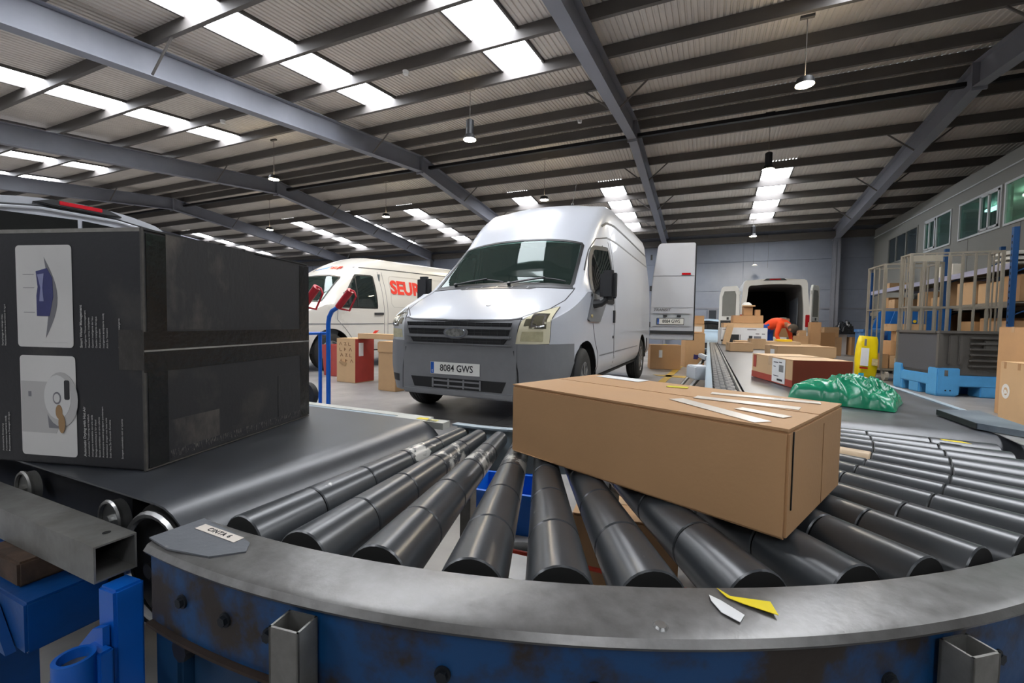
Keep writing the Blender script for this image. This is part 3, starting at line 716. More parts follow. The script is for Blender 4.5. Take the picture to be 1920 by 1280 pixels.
m_wtx = M('print_text', 'b5b4b0', .5, 0, 0)
def vt(s_, z, st, size, bold=0.): text('printed_text', st, size, m_wtx, bbx, (Bx/2+s_, -By/2-.0009, z), RT, .0002, 'LEFT', bold)
vt(-.1585, .268, 'Smart Water Management', .0088, .0002)
for k, st in enumerate(('Intelligentes Wassermanagement', 'Gestione idrica intelligente', "Gestion intelligente de l'eau", 'Gestión inteligente del agua', 'Akıllı su yönetimi', 'Inteligentne zarządzanie wodą', 'Akıllı Su Yönetimi')): vt(-.1475+.0094*k, .268, st, .0062)
vt(-.060, .268, 'Gestão de água inteligente', .0062)
vt(-.1555, .024, 'Automatic Drying with Hot Air', .0088, .0002)
for k, st in enumerate(('Automatische Trocknung mit Heißluft', "Asciugatura automatica con aria calda", "Séchage automatique à l'air chaud", 'Secado automático con aire caliente', 'Automatyczne suszenie gorącym powietrzem', 'Automatisch drogen met hete lucht', 'Sıcak Hava İle Otomatik Kurutma')): vt(-.1455+.0094*k, .024, st, .0062)
vt(-.058, .024, 'Secagem automática com ar quente', .0062)
for k, (s_, z, st) in enumerate(((-.372, .268, "Remplissage et vidange d'eau"), (-.364, .268, 'Reabastecimiento automático de agua'), (-.380, .024, 'Automatische Entleerung'), (-.371, .024, 'Automatyczne napełnianie wodą'), (-.362, .024, 'Preenchimento e Drenagem de água'))): vt(s_, z, st, .0062)

# red-brown box with the shipping label, green bag and the other parcels on the right belt
m_redb = M('red_brown_card', '8c3c24', .55, 0, .08, 6)
rb = carton('red and brown printed box with a white barcode label on the right belt', (.438, 2.85, .600), rad(15.5), (.30, .575, .157), 2, 'tape')
for s in (1,):
    MB().bx(.1502, .1512, -.2875, .2875, 0.002, .155).build('red_print', m_redb, rb, 0)
MB().bx(-.15, .1505, -.2885, -.2877, .002, .155).build('red_print', m_redb, rb, 0)
m_rp = M('red_print_ink', 'a5402f', .55, 0, .05)
MB().bx(-.1512, -.1502, -.2875, .2875, .002, .042).build('red_print', m_rp, rb, 0)
MB().bx(-.1514, -.1503, .215, .262, .07, .15).build('red_print', m_rp, rb, 0)
q = MB().bx(-.1522, -.1513, -.2, -.03, .008, .15); q.build('shipping_label', m_label, rb, 0)
for k in range(11): MB().bx(-.1526, -.1523, -.182+k*.0055, -.182+k*.0055+(.0035 if k % 3 else .002), .075, .115).build('barcode_bar', m_ink, rb, 0)
for (y0, y1, z0, z1) in ((-.11, -.05, .125, .13), (-.08, -.05, .10, .104), (-.16, -.12, .128, .133), (-.12, -.05, .045, .049), (-.17, -.10, .02, .032)): MB().bx(-.1526, -.1523, y0, y1, z0, z1).build('label_print', m_ink, rb, 0)
mbx = carton('wide brown box behind the red-brown box on the right belt', (.73, 5.80, .600), rad(12), (.60, .40, .122), 0, 'tape', lab=[('l', -.06, .05, .13, .06)])
carton('small brown parcel at the left edge of the right belt', (.28, 6.62, .600), rad(10), (.29, .24, .115), 0, 'tape')
# ---------------------------------------------------------------- green plastic mail bag
def noise3(x, y, z): 
    from mathutils import noise
    return noise.noise((x, y, z))
def pillow(nx, ny, hx, hy, hz, flat=.5, amp=.1, fq=4., seed=0, sq=.45):
    rows_t, rows_b = [], []
    for j in range(ny+1):
        v_ = -1+2*j/ny; rt_, rb_ = [], []
        for i in range(nx+1):
            u = -1+2*i/nx
            x_, y_ = u*hx, v_*hy
            e = max(0, 1-abs(u)**3.2)*max(0, 1-abs(v_)**3.2)
            z = hz*e**sq
            n_ = noise3(x_*fq/hx*.25+seed, y_*fq/hy*.25, seed*1.7)
            cr = abs(noise3(x_*fq/hx*.6+seed+9, y_*fq/hy*.22, 3.1))
            z *= 1+amp*n_*1.4-amp*1.6*max(0, .25-cr)*2
            k = 1+.05*noise3(u*2+seed, v_*2, 7)
            rt_.append((x_*k, y_*k, z+.004)); rb_.append((x_*k, y_*k, max(0, .004*(1-e))))
        rows_t.append(rt_); rows_b.append(rb_)
    mb = MB(); mb.grid(rows_t); mb.grid(rows_b)
    mb.grid([[r[0] for r in rows_t], [r[0] for r in rows_b]]); mb.grid([[r[-1] for r in rows_t], [r[-1] for r in rows_b]])
    mb.grid([rows_t[0], rows_b[0]]); mb.grid([rows_t[-1], rows_b[-1]])
    return mb
m_green = M('green_plastic', '0d8a62', .24, 0, .06, 5, .0, spec=.7)
def bag_mesh():
    rows_t, rows_b = [], []; nx, ny = 70, 46
    for j in range(ny+1):
        v_ = -1+2*j/ny; a, b = [], []
        for i in range(nx+1):
            u = -1+2*i/nx; e = max(0, 1-abs(u)**4)*max(0, 1-abs(v_)**4)
            hz = .085*(1-.30*u)*e**.42
            d1 = u*1.6+v_*1.1; d2 = u*.5-v_*1.7
            f1 = abs(noise3(d1*1.5, d2*.45, 2.3)); f2 = abs(noise3(d1*3.1+4, d2*.8, 7.7))
            hz += e**.5*(.042*(1-min(1, f1*3.2))**2-.020*(1-min(1, f2*4))**2+.020*noise3(u*1.3+3, v_*1.3, 1.1))
            k = 1+.05*noise3(u*1.5+3, v_*1.5, 7)
            a.append((u*.19*k, v_*.165*k, max(.003, hz+.003))); b.append((u*.19*k, v_*.165*k, .001))
        rows_t.append(a); rows_b.append(b)
    mb = MB(); mb.grid(rows_t); mb.grid(rows_b)
    for f in (0, -1): mb.grid([[r[f] for r in rows_t], [r[f] for r in rows_b]]); mb.grid([rows_t[f], rows_b[f]])
    return mb
gb = bag_mesh().build('mail_bag', m_green, None, 80, 0, (.585, 2.46, .6015), (0, 0, rad(-22)))
tag(gb, 'crumpled green plastic mail bag lying on the right belt', 'bag')
# ================================================================ VEHICLES
def interp(tab, y):
    """smooth (Catmull-Rom) interpolation of a station table"""
    n = len(tab)
    if y <= tab[0][0]: return tab[0][1:]
    if y >= tab[-1][0]: return tab[-1][1:]
    i = max(k for k in range(n-1) if tab[k][0] <= y)
    y0, y1 = tab[i][0], tab[i+1][0]; t = (y-y0)/(y1-y0); out = []
    for c in range(1, len(tab[0])):
        p1, p2 = tab[i][c], tab[i+1][c]
        m1 = (p2-tab[i-1][c])/(y1-tab[i-1][0]) if i > 0 else (p2-p1)/(y1-y0)
        m2 = (tab[i+2][c]-p1)/(tab[i+2][0]-y0) if i+2 < n else (p2-p1)/(y1-y0)
        s = (p2-p1)/(y1-y0)
        lim = lambda m_: max(min(m_, 3*s), 0) if s > 0 else min(max(m_, 3*s), 0) if s < 0 else 0
        m1, m2 = lim(m1)*(y1-y0), lim(m2)*(y1-y0)
        out.append(p1*(2*t**3-3*t*t+1)+m1*(t**3-2*t*t+t)+p2*(-2*t**3+3*t*t)+m2*(t**3-t*t))
    return out
def resample(P, n):
    P = [V((*p, 0)) if len(p) == 2 else V(p) for p in P]
    d = [0]
    for a, b in zip(P[:-1], P[1:]): d.append(d[-1]+(b-a).length)
    out = []
    for k in range(n):
        t = d[-1]*k/(n-1); i = max(j for j in range(len(P)-1) if d[j] <= t+1e-9)
        L_ = d[i+1]-d[i]; f = 0 if L_ == 0 else min(1, (t-d[i])/L_)
        out.append(P[i].lerp(P[i+1], f))
    return out
class Shell:
    def __init__(s, tab, dy=.055, belt=1.22, low=(.5, .76), rake=0., sub=3, wheels=(), wr=.41):
        s.tab = tab; y0, y1 = tab[0][0], tab[-1][0]
        ys = sorted(set([round(y0+(y1-y0)*k/int((y1-y0)/dy), 4) for k in range(int((y1-y0)/dy)+1)]+[t[0] for t in tab if t[0] < .5]))
        rows = []
        for y in ys:
            hw, xe, ze, zc, zb = interp(tab, y)
            z3 = min(belt, ze-.06)
            P = [(hw-.05, zb), (hw, low[0]), (hw, min(low[1], z3-.03)), (hw-.004, z3)]
            for f in (.34, .70): P.append((hw-.004-(hw-.004-xe)*f**1.7, z3+(ze-z3)*f))
            P += [(xe, ze), (xe*.72, ze+(zc-ze)*.58), (xe*.38, ze+(zc-ze)*.9), (0, zc)]
            H = []
            for i in range(len(P)-1):
                p0, p1, p2, p3 = [V(P[max(0, min(len(P)-1, k))]) for k in (i-1, i, i+1, i+2)]
                for q in range(sub):
                    t = q/sub
                    H.append(.5*((2*p1)+(-p0+p2)*t+(2*p0-5*p1+4*p2-p3)*t*t+(-p0+3*p1-3*p2+p3)*t**3))
            H.append(V(P[-1]))
            rk = rake*max(0, y-1)
            full = [(h.x, y, h.y+rk*(h.y > .6)) for h in H]+[(-h.x, y, h.y+rk*(h.y > .6)) for h in H[-2::-1]]
            rows.append(full)
        s.rows = rows; s.n = len(rows[0]); s.ys = ys
        s.v = [V(p) for r in rows for p in r]
        n = s.n; s.f = []
        for i in range(len(rows)-1):
            for j in range(n-1): s.f.append((i*n+j, i*n+j+1, (i+1)*n+j+1, (i+1)*n+j))
        s.front = tuple(range(n)); s.back = tuple(range((len(rows)-1)*n, len(rows)*n))
        s.bvh = BVHTree.FromPolygons(s.v, [list(f) for f in s.f]+[list(s.front), list(s.back)])
        s.wheels = wheels; s.wr = wr
    def hit(s, d, a, b):
        if d == 'front': o, r = V((a, -3, b)), V((0, 1, 0))
        elif d == 'rear': o, r = V((a, 20, b)), V((0, -1, 0))
        elif d == 'left': o, r = V((4, a, b)), V((-1, 0, 0))
        elif d == 'right': o, r = V((-4, a, b)), V((1, 0, 0))
        else: o, r = V((a, b, 6)), V((0, 0, -1))
        p, nn, i, _ = s.bvh.ray_cast(o, r)
        if p is None: p, nn, i, _ = s.bvh.find_nearest(o+r*(3.6 if d in ('left', 'right') else 3.2))
        if nn.dot(r) > 0: nn = -nn
        return p, nn
    def patch(s, d, A, B, n=14, m=8, off=.004, th=.012):
        A = resample(A, n); B = resample(B, n); rows, rin = [], []
        for j in range(m+1):
            r_, q_ = [], []
            for i in range(n):
                t = A[i].lerp(B[i], j/m); p, nn = s.hit(d, t.x, t.y); r_.append(p+nn*off); q_.append(p+nn*(off-th))
            rows.append(r_); rin.append(q_)
        mb = MB(); mb.grid(rows); mb.grid(rin)
        edge = rows[0]+[r[-1] for r in rows[1:]]+rows[-1][-2::-1]+[r[0] for r in rows[-2:0:-1]]
        edi = rin[0]+[r[-1] for r in rin[1:]]+rin[-1][-2::-1]+[r[0] for r in rin[-2:0:-1]]
        mb.grid([edge, edi], True)
        return mb
    def ribbon(s, d, P, w=.008, off=.002, n=24, closed=False):
        """thin strip following the surface along a polyline (shut lines, mouldings)"""
        if closed: P = list(P)+[P[0]]
        Q = resample(P, n); pts = [s.hit(d, q.x, q.y) for q in Q]; A, B, C, D = [], [], [], []
        for i, (p, nn) in enumerate(pts):
            t = pts[min(i+1, n-1)][0]-pts[max(i-1, 0)][0]
            if t.length < 1e-6: t = V((0, 1, 0))
            u = t.normalized().cross(nn).normalized()
            A.append(p+u*w/2+nn*off); B.append(p-u*w/2+nn*off); C.append(p-u*w/2-nn*.004); D.append(p+u*w/2-nn*.004)
        mb = MB(); mb.grid([[a, b, c, e] for a, b, c, e in zip(A, B, C, D)], True); return mb
    def body(s, holes=(), caps=(True, True), skip_rear=None):
        """holes: predicates on face centres; wheel arches are cut round"""
        bm = bmesh.new(); vs = [bm.verts.new(v) for v in s.v]
        for f in s.f+([s.front] if caps[0] else [])+([s.back] if caps[1] else []): 
            try: bm.faces.new([vs[i] for i in f])
            except ValueError: pass
        bm.normal_update()
        kill = []
        for f in bm.faces:
            if len(f.verts) > 4: continue
            c = f.calc_center_median()
            k = any(h(c, f.normal) for h in holes)
            for (wy, wz) in s.wheels:
                if abs(c.x) > .55 and (c.y-wy)**2+(c.z-wz)**2 < s.wr**2: k = True
            if k: kill.append(f)
        bmesh.ops.delete(bm, geom=kill, context='FACES')
        for v in bm.verts:
            if v.is_boundary and abs(v.co.x) > .5:
                for (wy, wz) in s.wheels:
                    d_ = V((v.co.y-wy, v.co.z-wz))
                    if .6*s.wr < d_.length < 1.22*s.wr:
                        d_ = d_.normalized()*s.wr; v.co.y = wy+d_.x; v.co.z = wz+d_.y
        me = bpy.data.meshes.new('body'); bmesh.ops.recalc_face_normals(bm, faces=bm.faces); bm.to_mesh(me); bm.free()
        return me
    def rowstrip(s, cond, off):
        """copy of the body faces meeting cond, pushed outward (bumpers)"""
        bm = bmesh.new(); vs = [bm.verts.new(v) for v in s.v]
        for f in s.f:
            c = sum((s.v[i] for i in f), V())/4
            if cond(c): bm.faces.new([vs[i] for i in f])
        for v in [v for v in bm.verts if not v.link_faces]: bm.verts.remove(v)
        bmesh.ops.recalc_face_normals(bm, faces=bm.faces); bm.normal_update()
        out = sum((f.normal.dot(f.calc_center_median()-V((0, 1, .6))) for f in bm.faces))
        sg = 1 if out > 0 else -1
        for v in bm.verts: v.co += v.normal*off*sg
        me = bpy.data.meshes.new('bumper'); bm.to_mesh(me); bm.free(); return me
def put(name, me, mat, parent, smooth=40):
    me.materials.append(mat)
    me.shade_smooth(); me.set_sharp_from_angle(angle=rad(smooth))
    return link(name, me, parent)

m_vw = M('van_white', 'b9bcc2', .3, 0, .03, 1.5, 0, coat=.3, rv=.3)
m_vw4 = M('van_bright_white', 'e4e6e4', .3, 0, .03, 1.5, 0, coat=.3)
m_vw2 = M('van_cream_white', 'cbc9c2', .3, 0, .03, 1.5, 0, coat=.4)
m_plas = M('bumper_plastic', '747577', .5, 0, .05, 12, .03, 120)
m_plasd = M('black_plastic', '2d2e30', .45, 0, .08, 12)
m_tyre = M('tyre_rubber', '232322', .75, 0, .12, 20, .1, 90)
m_rim = M('wheel_rim', '8d8e90', .35, .7, .1, 12)
m_gl = glass('windscreen_glass', 'b6d2c8', .74)
m_gls = glass('side_glass', '8fa3a0', .55)
m_gld = glass('dark_glass', '5d6668', .35)
m_seal = M('black_seal', '121314', .5, 0, 0)
m_cabin = M('cabin_grey', '5f6668', .7, 0, .1, 5)
m_seat = M('seat_fabric', '65686b', .85, 0, .12, 30)
m_head = M('headlamp_yellowed', 'd9d2b4', .15, 0, .06, 6, coat=.8)
m_headc = M('headlamp_clear', 'b9bcbb', .12, .1, .06, 6, coat=.8)
m_lampd = M('lamp_dark', '6e6a58', .2, .5, .1, 10)
m_chr = M('chrome', 'd0d0d0', .15, 1, 0)
m_red = M('red_lens', 'b01018', .2, 0, .05, coat=.5)
m_plate = M('plate_white', 'dcdcd6', .4, 0, .02)
m_eu = M('plate_blue', '1453a8', .4, 0, 0)
m_seur = M('red_lettering', 'd8321e', .5, 0, 0)
m_seurb = M('blue_flash', '1d74bd', .5, 0, 0)
m_under = M('underbody', '151515', .9, 0, 0)
def tyre_mesh(R=.345, W=.21, rim=.21):
    prof = [(rim, -W/2+.01), (R-.05, -W/2), (R-.012, -W/2+.02), (R, -W/2+.045), (R, W/2-.045), (R-.012, W/2-.02), (R-.05, W/2), (rim, W/2-.01)]
    n = 32; mb = MB(); mb.grid([[(z, q*math.cos(2*PI*k/n), q*math.sin(2*PI*k/n)) for k in range(n)] for q, z in prof], True)
    for g in (-.035, 0, .035):   # tread grooves as thin raised ribs
        mb.grid([[(g+d_, (R+e)*math.cos(2*PI*k/n), (R+e)*math.sin(2*PI*k/n)) for k in range(n)] for d_, e in ((-.012, 0), (-.010, .004), (.010, .004), (.012, 0))], True)
    return mb.mesh('tyre', m_tyre, 40)
def rim_mesh(r=.212, W=.21):
    n = 30; mb = MB()
    prof = [(r, W/2-.012), (r-.012, W/2-.008), (r-.025, W/2-.03), (r-.05, W/2-.045), (.09, W/2-.02), (.07, W/2-.01), (.0, W/2-.012)]
    mb.grid([[(z, q*math.cos(2*PI*k/n), q*math.sin(2*PI*k/n)) for k in range(n)] for q, z in prof], True)
    for k in range(5):
        a = 2*PI*k/5; mb.cyl((W/2-.02, .045*math.cos(a), .045*math.sin(a)), (W/2-.002, .045*math.cos(a), .045*math.sin(a)), .011, n=6)
    for k in range(8):
        a = 2*PI*k/8; c_, s_ = math.cos(a), math.sin(a)
        mb.box((W/2-.022, .14*c_, .14*s_), (.022, .10, .05), Matrix.Rotation(a, 3, 'X'))
    mb.grid([[(z, r*math.cos(2*PI*k/n), r*math.sin(2*PI*k/n)) for k in range(n)] for z in (-W/2+.02, W/2-.012)], True)
    return mb.mesh('rim', m_rim, 30)
ME_T, ME_R = tyre_mesh(), rim_mesh()
def wheel(parent, x, y, sc=1., side=1, steer=0):
    o = link('wheel', ME_T, parent, (x, y, .345*sc), (0, 0, steer if side > 0 else PI+steer), (sc, sc, sc))
    link('rim', ME_R, o)
    return o
def arch_liner(parent, x, y, z, r, side):
    n = 14; mb = MB(); x0, x1 = (x-.3, x+.12) if side > 0 else (x-.12, x+.3)
    pr = [(r*math.cos(PI*k/n-.0), r*math.sin(PI*k/n)) for k in range(n+1)]
    mb.grid([[(x0, y+p[0], z+p[1]) for p in pr], [(x1, y+p[0], z+p[1]) for p in pr]])
    xi = x0 if side > 0 else x1
    mb.add([(xi, y+p[0], z+p[1]) for p in pr], [tuple(range(n+1))])
    return mb.build('wheel_arch_liner', m_under, parent, 0)
def plate(parent, x, y, z, st='8084 GWS', rx=PI/2, rzz=0, frame=False):
    o = MB().bx(-.26, .26, -.055, .055, 0, .003).build('license_plate', m_plate, parent, 0, 0, (x, y, z), (rx, 0, rzz))
    MB().bx(-.258, -.222, -.052, .052, .003, .0036).build('plate_band', m_eu, o, 0)
    text('plate_mark', 'E', .03, m_plate, o, (-.240, -.03, .0037))
    text('plate_lettering', st, .088, m_ink, o, (.018, -.0, .0037), bold=.0012, sx=.88)
    if frame:
        f = MB()
        for (a, b, c, d_) in ((-.27, .27, .055, .065), (-.27, .27, -.065, -.055), (-.27, -.26, -.055, .055), (.26, .27, -.055, .055)): f.bx(a, b, c, d_, -.002, .005)
        f.build('plate_frame', m_plasd, o, 0)
    return o
def seat(parent, x, y, z=.62):
    o = MB().box((0, 0, .0), (.46, .48, .16), Matrix.Rotation(.08, 3, 'X')).build('seat', m_seat, parent, 40, .03, (x, y, z))
    MB().box((0, .27, .36), (.46, .14, .62), Matrix.Rotation(-.18, 3, 'X')).build('seat_back', m_seat, o, 40, .03)
    MB().box((0, .36, .78), (.25, .10, .18), Matrix.Rotation(-.18, 3, 'X')).build('headrest', m_seat, o, 40, .03)
def inside(poly, a, b):
    c = False; n = len(poly)
    for i in range(n):
        (x1, y1), (x2, y2) = poly[i], poly[i-1]
        if (y1 > b) != (y2 > b) and a < (x2-x1)*(b-y1)/(y2-y1)+x1: c = not c
    return c
def cabin(parent, y0=.80, y1=2.05, zf=.55, hw=.9, ztop=1.25, dash=(.85, 1.35), zt2=1.95):
    MB().bx(-hw, hw, y0, y1, zf-.05, zf).build('cab_floor', m_cabin, parent, 0)
    d_ = MB(); d_.prism([(dash[0]-.1, zf), (dash[0]-.08, ztop-.06), (dash[0]+.05, ztop), (dash[1]-.1, ztop+.02), (dash[1], ztop-.06), (dash[1]-.08, zf+.3), (dash[1]-.2, zf)], 0, -hw+.03, hw-.03)
    d_.build('dashboard', m_cabin, parent, 30, .012)
    MB().bx(-hw+.02, hw-.02, y1, y1+.03, zf, zt2).build('bulkhead', m_cabin, parent, 0)
def steering(parent, x, y, z):
    R_ = Matrix.Rotation(rad(58), 3, 'X'); ring = [V((x, y, z))+R_ @ V((.19*math.cos(2*PI*k/28), .19*math.sin(2*PI*k/28), 0)) for k in range(28)]
    mb = MB(); mb.tube(ring, .015, 8, True)
    for a in (0, PI, -PI/2): mb.tube([V((x, y, z)), V((x, y, z))+R_ @ V((.19*math.cos(a), .19*math.sin(a), 0))], .014, 6)
    mb.cyl(V((x, y, z))+R_ @ V((0, 0, -.03)), V((x, y, z))+R_ @ V((0, 0, .02)), .06, n=14)
    mb.tube([V((x, y, z)), (x, y-.25, z-.2)], .03, 8)
    mb.build('steering_wheel', m_plasd, parent)

# ---------------------------------------------------------------- the white high-roof van in the middle
T1 = [(0.00, .56, .46, .925, .950, .29), (.03, .68, .56, .95, .978, .28), (.10, .80, .68, .985, 1.02, .28), (.25, .895, .765, 1.045, 1.10, .28), (.45, .952, .82, 1.12, 1.19, .29),
      (.70, .978, .845, 1.22, 1.285, .36), (.85, .985, .845, 1.29, 1.345, .38), (1.05, .987, .83, 1.46, 1.52, .38), (1.30, .987, .80, 1.68, 1.76, .38), (1.50, .987, .78, 1.86, 1.95, .38),
      (1.75, .987, .785, 2.09, 2.19, .38), (2.0, .987, .80, 2.27, 2.38, .38), (2.25, .987, .81, 2.39, 2.50, .38), (2.6, .987, .815, 2.45, 2.55, .38), (3.6, .987, .815, 2.47, 2.57, .38), (5.42, .985, .815, 2.47, 2.56, .40), (5.52, .97, .80, 2.43, 2.51, .42)]
van = empty('cargo_van', (-2.07, 3.42, 0), rad(-.5), 'white high-roof cargo van with grey bumper, parked at the centre facing us', 'van')
sh = Shell(T1, rake=.012, wheels=((.80, .36), (4.52, .36)), wr=.415)
WS_b = [(-.80, 1.315), (-.62, 1.335), (-.3, 1.352), (0, 1.357), (.3, 1.352), (.62, 1.335), (.80, 1.315)]
WS_t = [(-.745, 1.84), (-.55, 1.885), (-.3, 1.915), (0, 1.925), (.3, 1.915), (.55, 1.885), (.745, 1.84)]
ws_in = [(x_*.96, z+.025) for x_, z in WS_b]+[(x_*.96, z-.02) for x_, z in WS_t[::-1]]
SW_q = [(1.04, 1.235), (1.47, 1.235), (1.47, 1.78), (1.40, 1.72)]
SW_m = [(1.49, 1.235), (1.97, 1.235), (1.93, 1.83), (1.52, 1.80)]
h_ws = lambda c, n_: .7 < c.y < 1.75 and inside(ws_in, c.x, c.z)
h_sw = lambda c, n_: abs(c.x) > .7 and inside([(1.0, 1.225), (1.99, 1.225), (1.945, 1.835), (1.54, 1.79), (1.39, 1.665)], c.y, c.z)
h_bt = lambda c, n_: c.z < .74 and c.y < .40
put('body', sh.body((h_ws, h_sw, h_bt)), m_vw, van)
for s_ in (1, -1): put('bumper_corner', sh.rowstrip(lambda c: c.z < .745 and c.y < .47 and c.x*s_ > 0, .012), m_plas, van)
# grille surround: grey panel between the headlamps, from bumper to bonnet edge
FR = MB(); FR.bx(-.60, .60, -.012, .02, .29, .76); FR.build('bumper_centre', m_plas, van, 0, .008)
sur = sh.patch('front', [(-.585, .74), (.575, .74)], [(-.605, .985), (-.55, .965), (0, .955), (.55, .965), (.605, .985)], 30, 6, .012, .02); sur.build('grille_surround', m_plas, van)
m_mesh = M('grille_mesh', '0d0d0e', .6, 0, 0)
for (z0, z1, w0, w1) in ((.905, .938, .535, .545), (.825, .875, .515, .53), (.75, .795, .47, .505)):
    g = MB(); g.prism([(-w0, z0), (w0, z0), (w1, z1), (-w1, z1)], 1, -.024, .0); g.build('grille_opening', m_mesh, van, 0)
    rb_ = MB()
    for k in range(14): rb_.bx(-w0+.02+k*(2*w0-.04)/13-.003, -w0+.02+k*(2*w0-.04)/13+.003, -.027, -.022, z0, z1)
    rb_.bx(-w0+.01, w0-.01, -.027, -.022, (z0+z1)/2-.003, (z0+z1)/2+.003); rb_.build('grille_mesh_bars', m_plasd, van, 0)
for z in (.890, .810):
    g = MB(); g.prism([(-.54, z-.013), (.54, z-.013), (.54, z+.013), (-.54, z+.013)], 1, -.036, -.005); g.build('grille_bar', m_plas, van, 0, .005)
g = MB(); g.prism([(-.56, .735), (.56, .735), (.53, .748), (-.53, .748)], 1, -.03, .0); g.build('grille_bar', m_plas, van, 0, .004)
em = MB(); em.prism(ell(.112, .048, 32), 1, -.050, -.02); em = em.build('oval_badge', m_chr, van, 40, .004, (0, 0, .845)); 
MB().prism(ell(.099, .037, 32), 1, -.0515, -.049).build('badge_face', M('worn_badge', '8b8b86', .4, .4, .0, 30, 0, None, '5d5d58', (.4, .6)), em, 40)
MB().prism(ell(.128, .060, 32), 1, -.034, -.01).build('badge_mount', m_plas, van, 40, 0, (0, 0, .845))
plate(van, -.015, -.0175, .515)
lo_ = MB(); lo_.prism([(-.46, .33), (.46, .33), (.50, .425), (-.50, .425)], 1, -.016, .01); lo_.build('lower_intake', m_mesh, van, 0)
for z in (.355, .40): MB().bx(-.24, .24, -.022, -.01, z-.007, z+.007).build('intake_bar', m_plas, van, 0)
for x_ in (-.25, -.08, .08, .25): MB().bx(x_-.008, x_+.008, -.022, -.01, .335, .42).build('intake_rib', m_plas, van, 0)
MB().bx(-.58, .58, -.03, .04, .265, .325).build('bumper_lip', m_plas, van, 0, .012)
for s_ in (-1, 1):
    sh.patch('front', [(s_*.66, .36), (s_*.86, .36)], [(s_*.66, .43), (s_*.88, .43)], 8, 3, .014, .01).build('fog_recess', m_mesh, van)
    sh.ribbon('front', [(s_*.61, .30), (s_*.60, .52), (s_*.565, .70)], .012, .014, 16).build('bumper_joint', m_seal, van)
    A = [(s_*.57, .757), (s_*.68, .757), (s_*.83, .765)]; B = [(s_*.615, .955), (s_*.68, 1.015), (s_*.76, 1.05), (s_*.84, 1.09)]
    hl = sh.patch('front', A, B, 16, 12, .008, .02); hl = hl.build('headlight', m_head if s_ > 0 else m_headc, van)
    sh.ribbon('front', A+B[::-1], .012, .007, 50, True).build('headlight_seal', m_seal, hl)
    p, nn = sh.hit('front', s_*.745, .955)
    for (r_, of, mt) in ((.062, .012, m_lampd), (.05, .018, m_chr), (.034, .022, m_lampd)):
        sq = sh.patch('front', [(s_*.745-r_, .955-r_), (s_*.745+r_, .955-r_)], [(s_*.745-r_, .955+r_), (s_*.745+r_, .955+r_)], 6, 5, of, .006); sq.build('headlight_lamp', mt, hl, 60)
    sh.patch('front', [(s_*.64, .91), (s_*.685, .91)], [(s_*.645, .965), (s_*.685, .97)], 5, 4, .012, .006).build('headlight_lamp', m_lampd, hl)
    sh.patch('front', [(s_*.615, .785), (s_*.79, .785)], [(s_*.63, .865), (s_*.79, .87)], 8, 5, .011, .006).build('indicator_lens', M('indicator_lens', 'c2bb98', .15, .2, .12, 25), hl)
    # bonnet shut line along the fender
    sh.ribbon('top', [(s_*.60, .095), (s_*.77, .30), (s_*.835, .55), (s_*.835, .86)], .010, .0015, 30).build('bonnet_gap', m_seal, van)
sh.ribbon('front', [(-.61, .972), (-.5, .955), (0, .948), (.5, .955), (.61, .972)], .012, .013, 24).build('bonnet_gap', m_seal, van)
cv = sh.patch('top', [(-.40, .73), (.40, .73)], [(-.47, .80), (.47, .80)], 14, 3, .004, .01).build('cowl_vent', m_plasd, van)
for k in range(5):
    x_ = -.36+.18*k; sh.patch('top', [(x_-.008, .735), (x_+.008, .735)], [(x_-.008, .795), (x_+.008, .795)], 3, 3, .008, .006).build('vent_rib', m_plas, cv)
p, nn = sh.hit('top', .18, .26); MB().cyl(p-nn*.005, p+nn*.006, .03, .022, 16).build('washer_nozzle', m_vw, van)
# glass
sh.patch('front', WS_b, WS_t, 22, 12, .003, .005).build('windshield', m_gl, van)
sh.ribbon('front', WS_b+WS_t[::-1], .035, .007, 90, True).build('windshield_seal', m_seal, van)
sh.patch('front', [(-.83, 1.285), (0, 1.322), (.83, 1.285)], [(-.80, 1.325), (0, 1.362), (.80, 1.325)], 26, 3, .006, .01).build('cowl', m_plasd, van)
for (x0, x1) in ((-.55, .05), (.12, .72)):
    P0, n0 = sh.hit('front', x0, 1.335); pts = []
    for k in range(9):
        q, n_ = sh.hit('front', x0+(x1-x0)*k/8, 1.345+.045*math.sin(PI*k/8)+.01*k/8); pts.append(q+n_*.022)
    mb = MB(); mb.tube(pts, .007, 6); mb.tube([P0+n0*.03, pts[5]+n0*.012], .009, 6); mb.cyl(P0, P0+n0*.04, .018, n=10); mb.build('wiper', m_plasd, van)
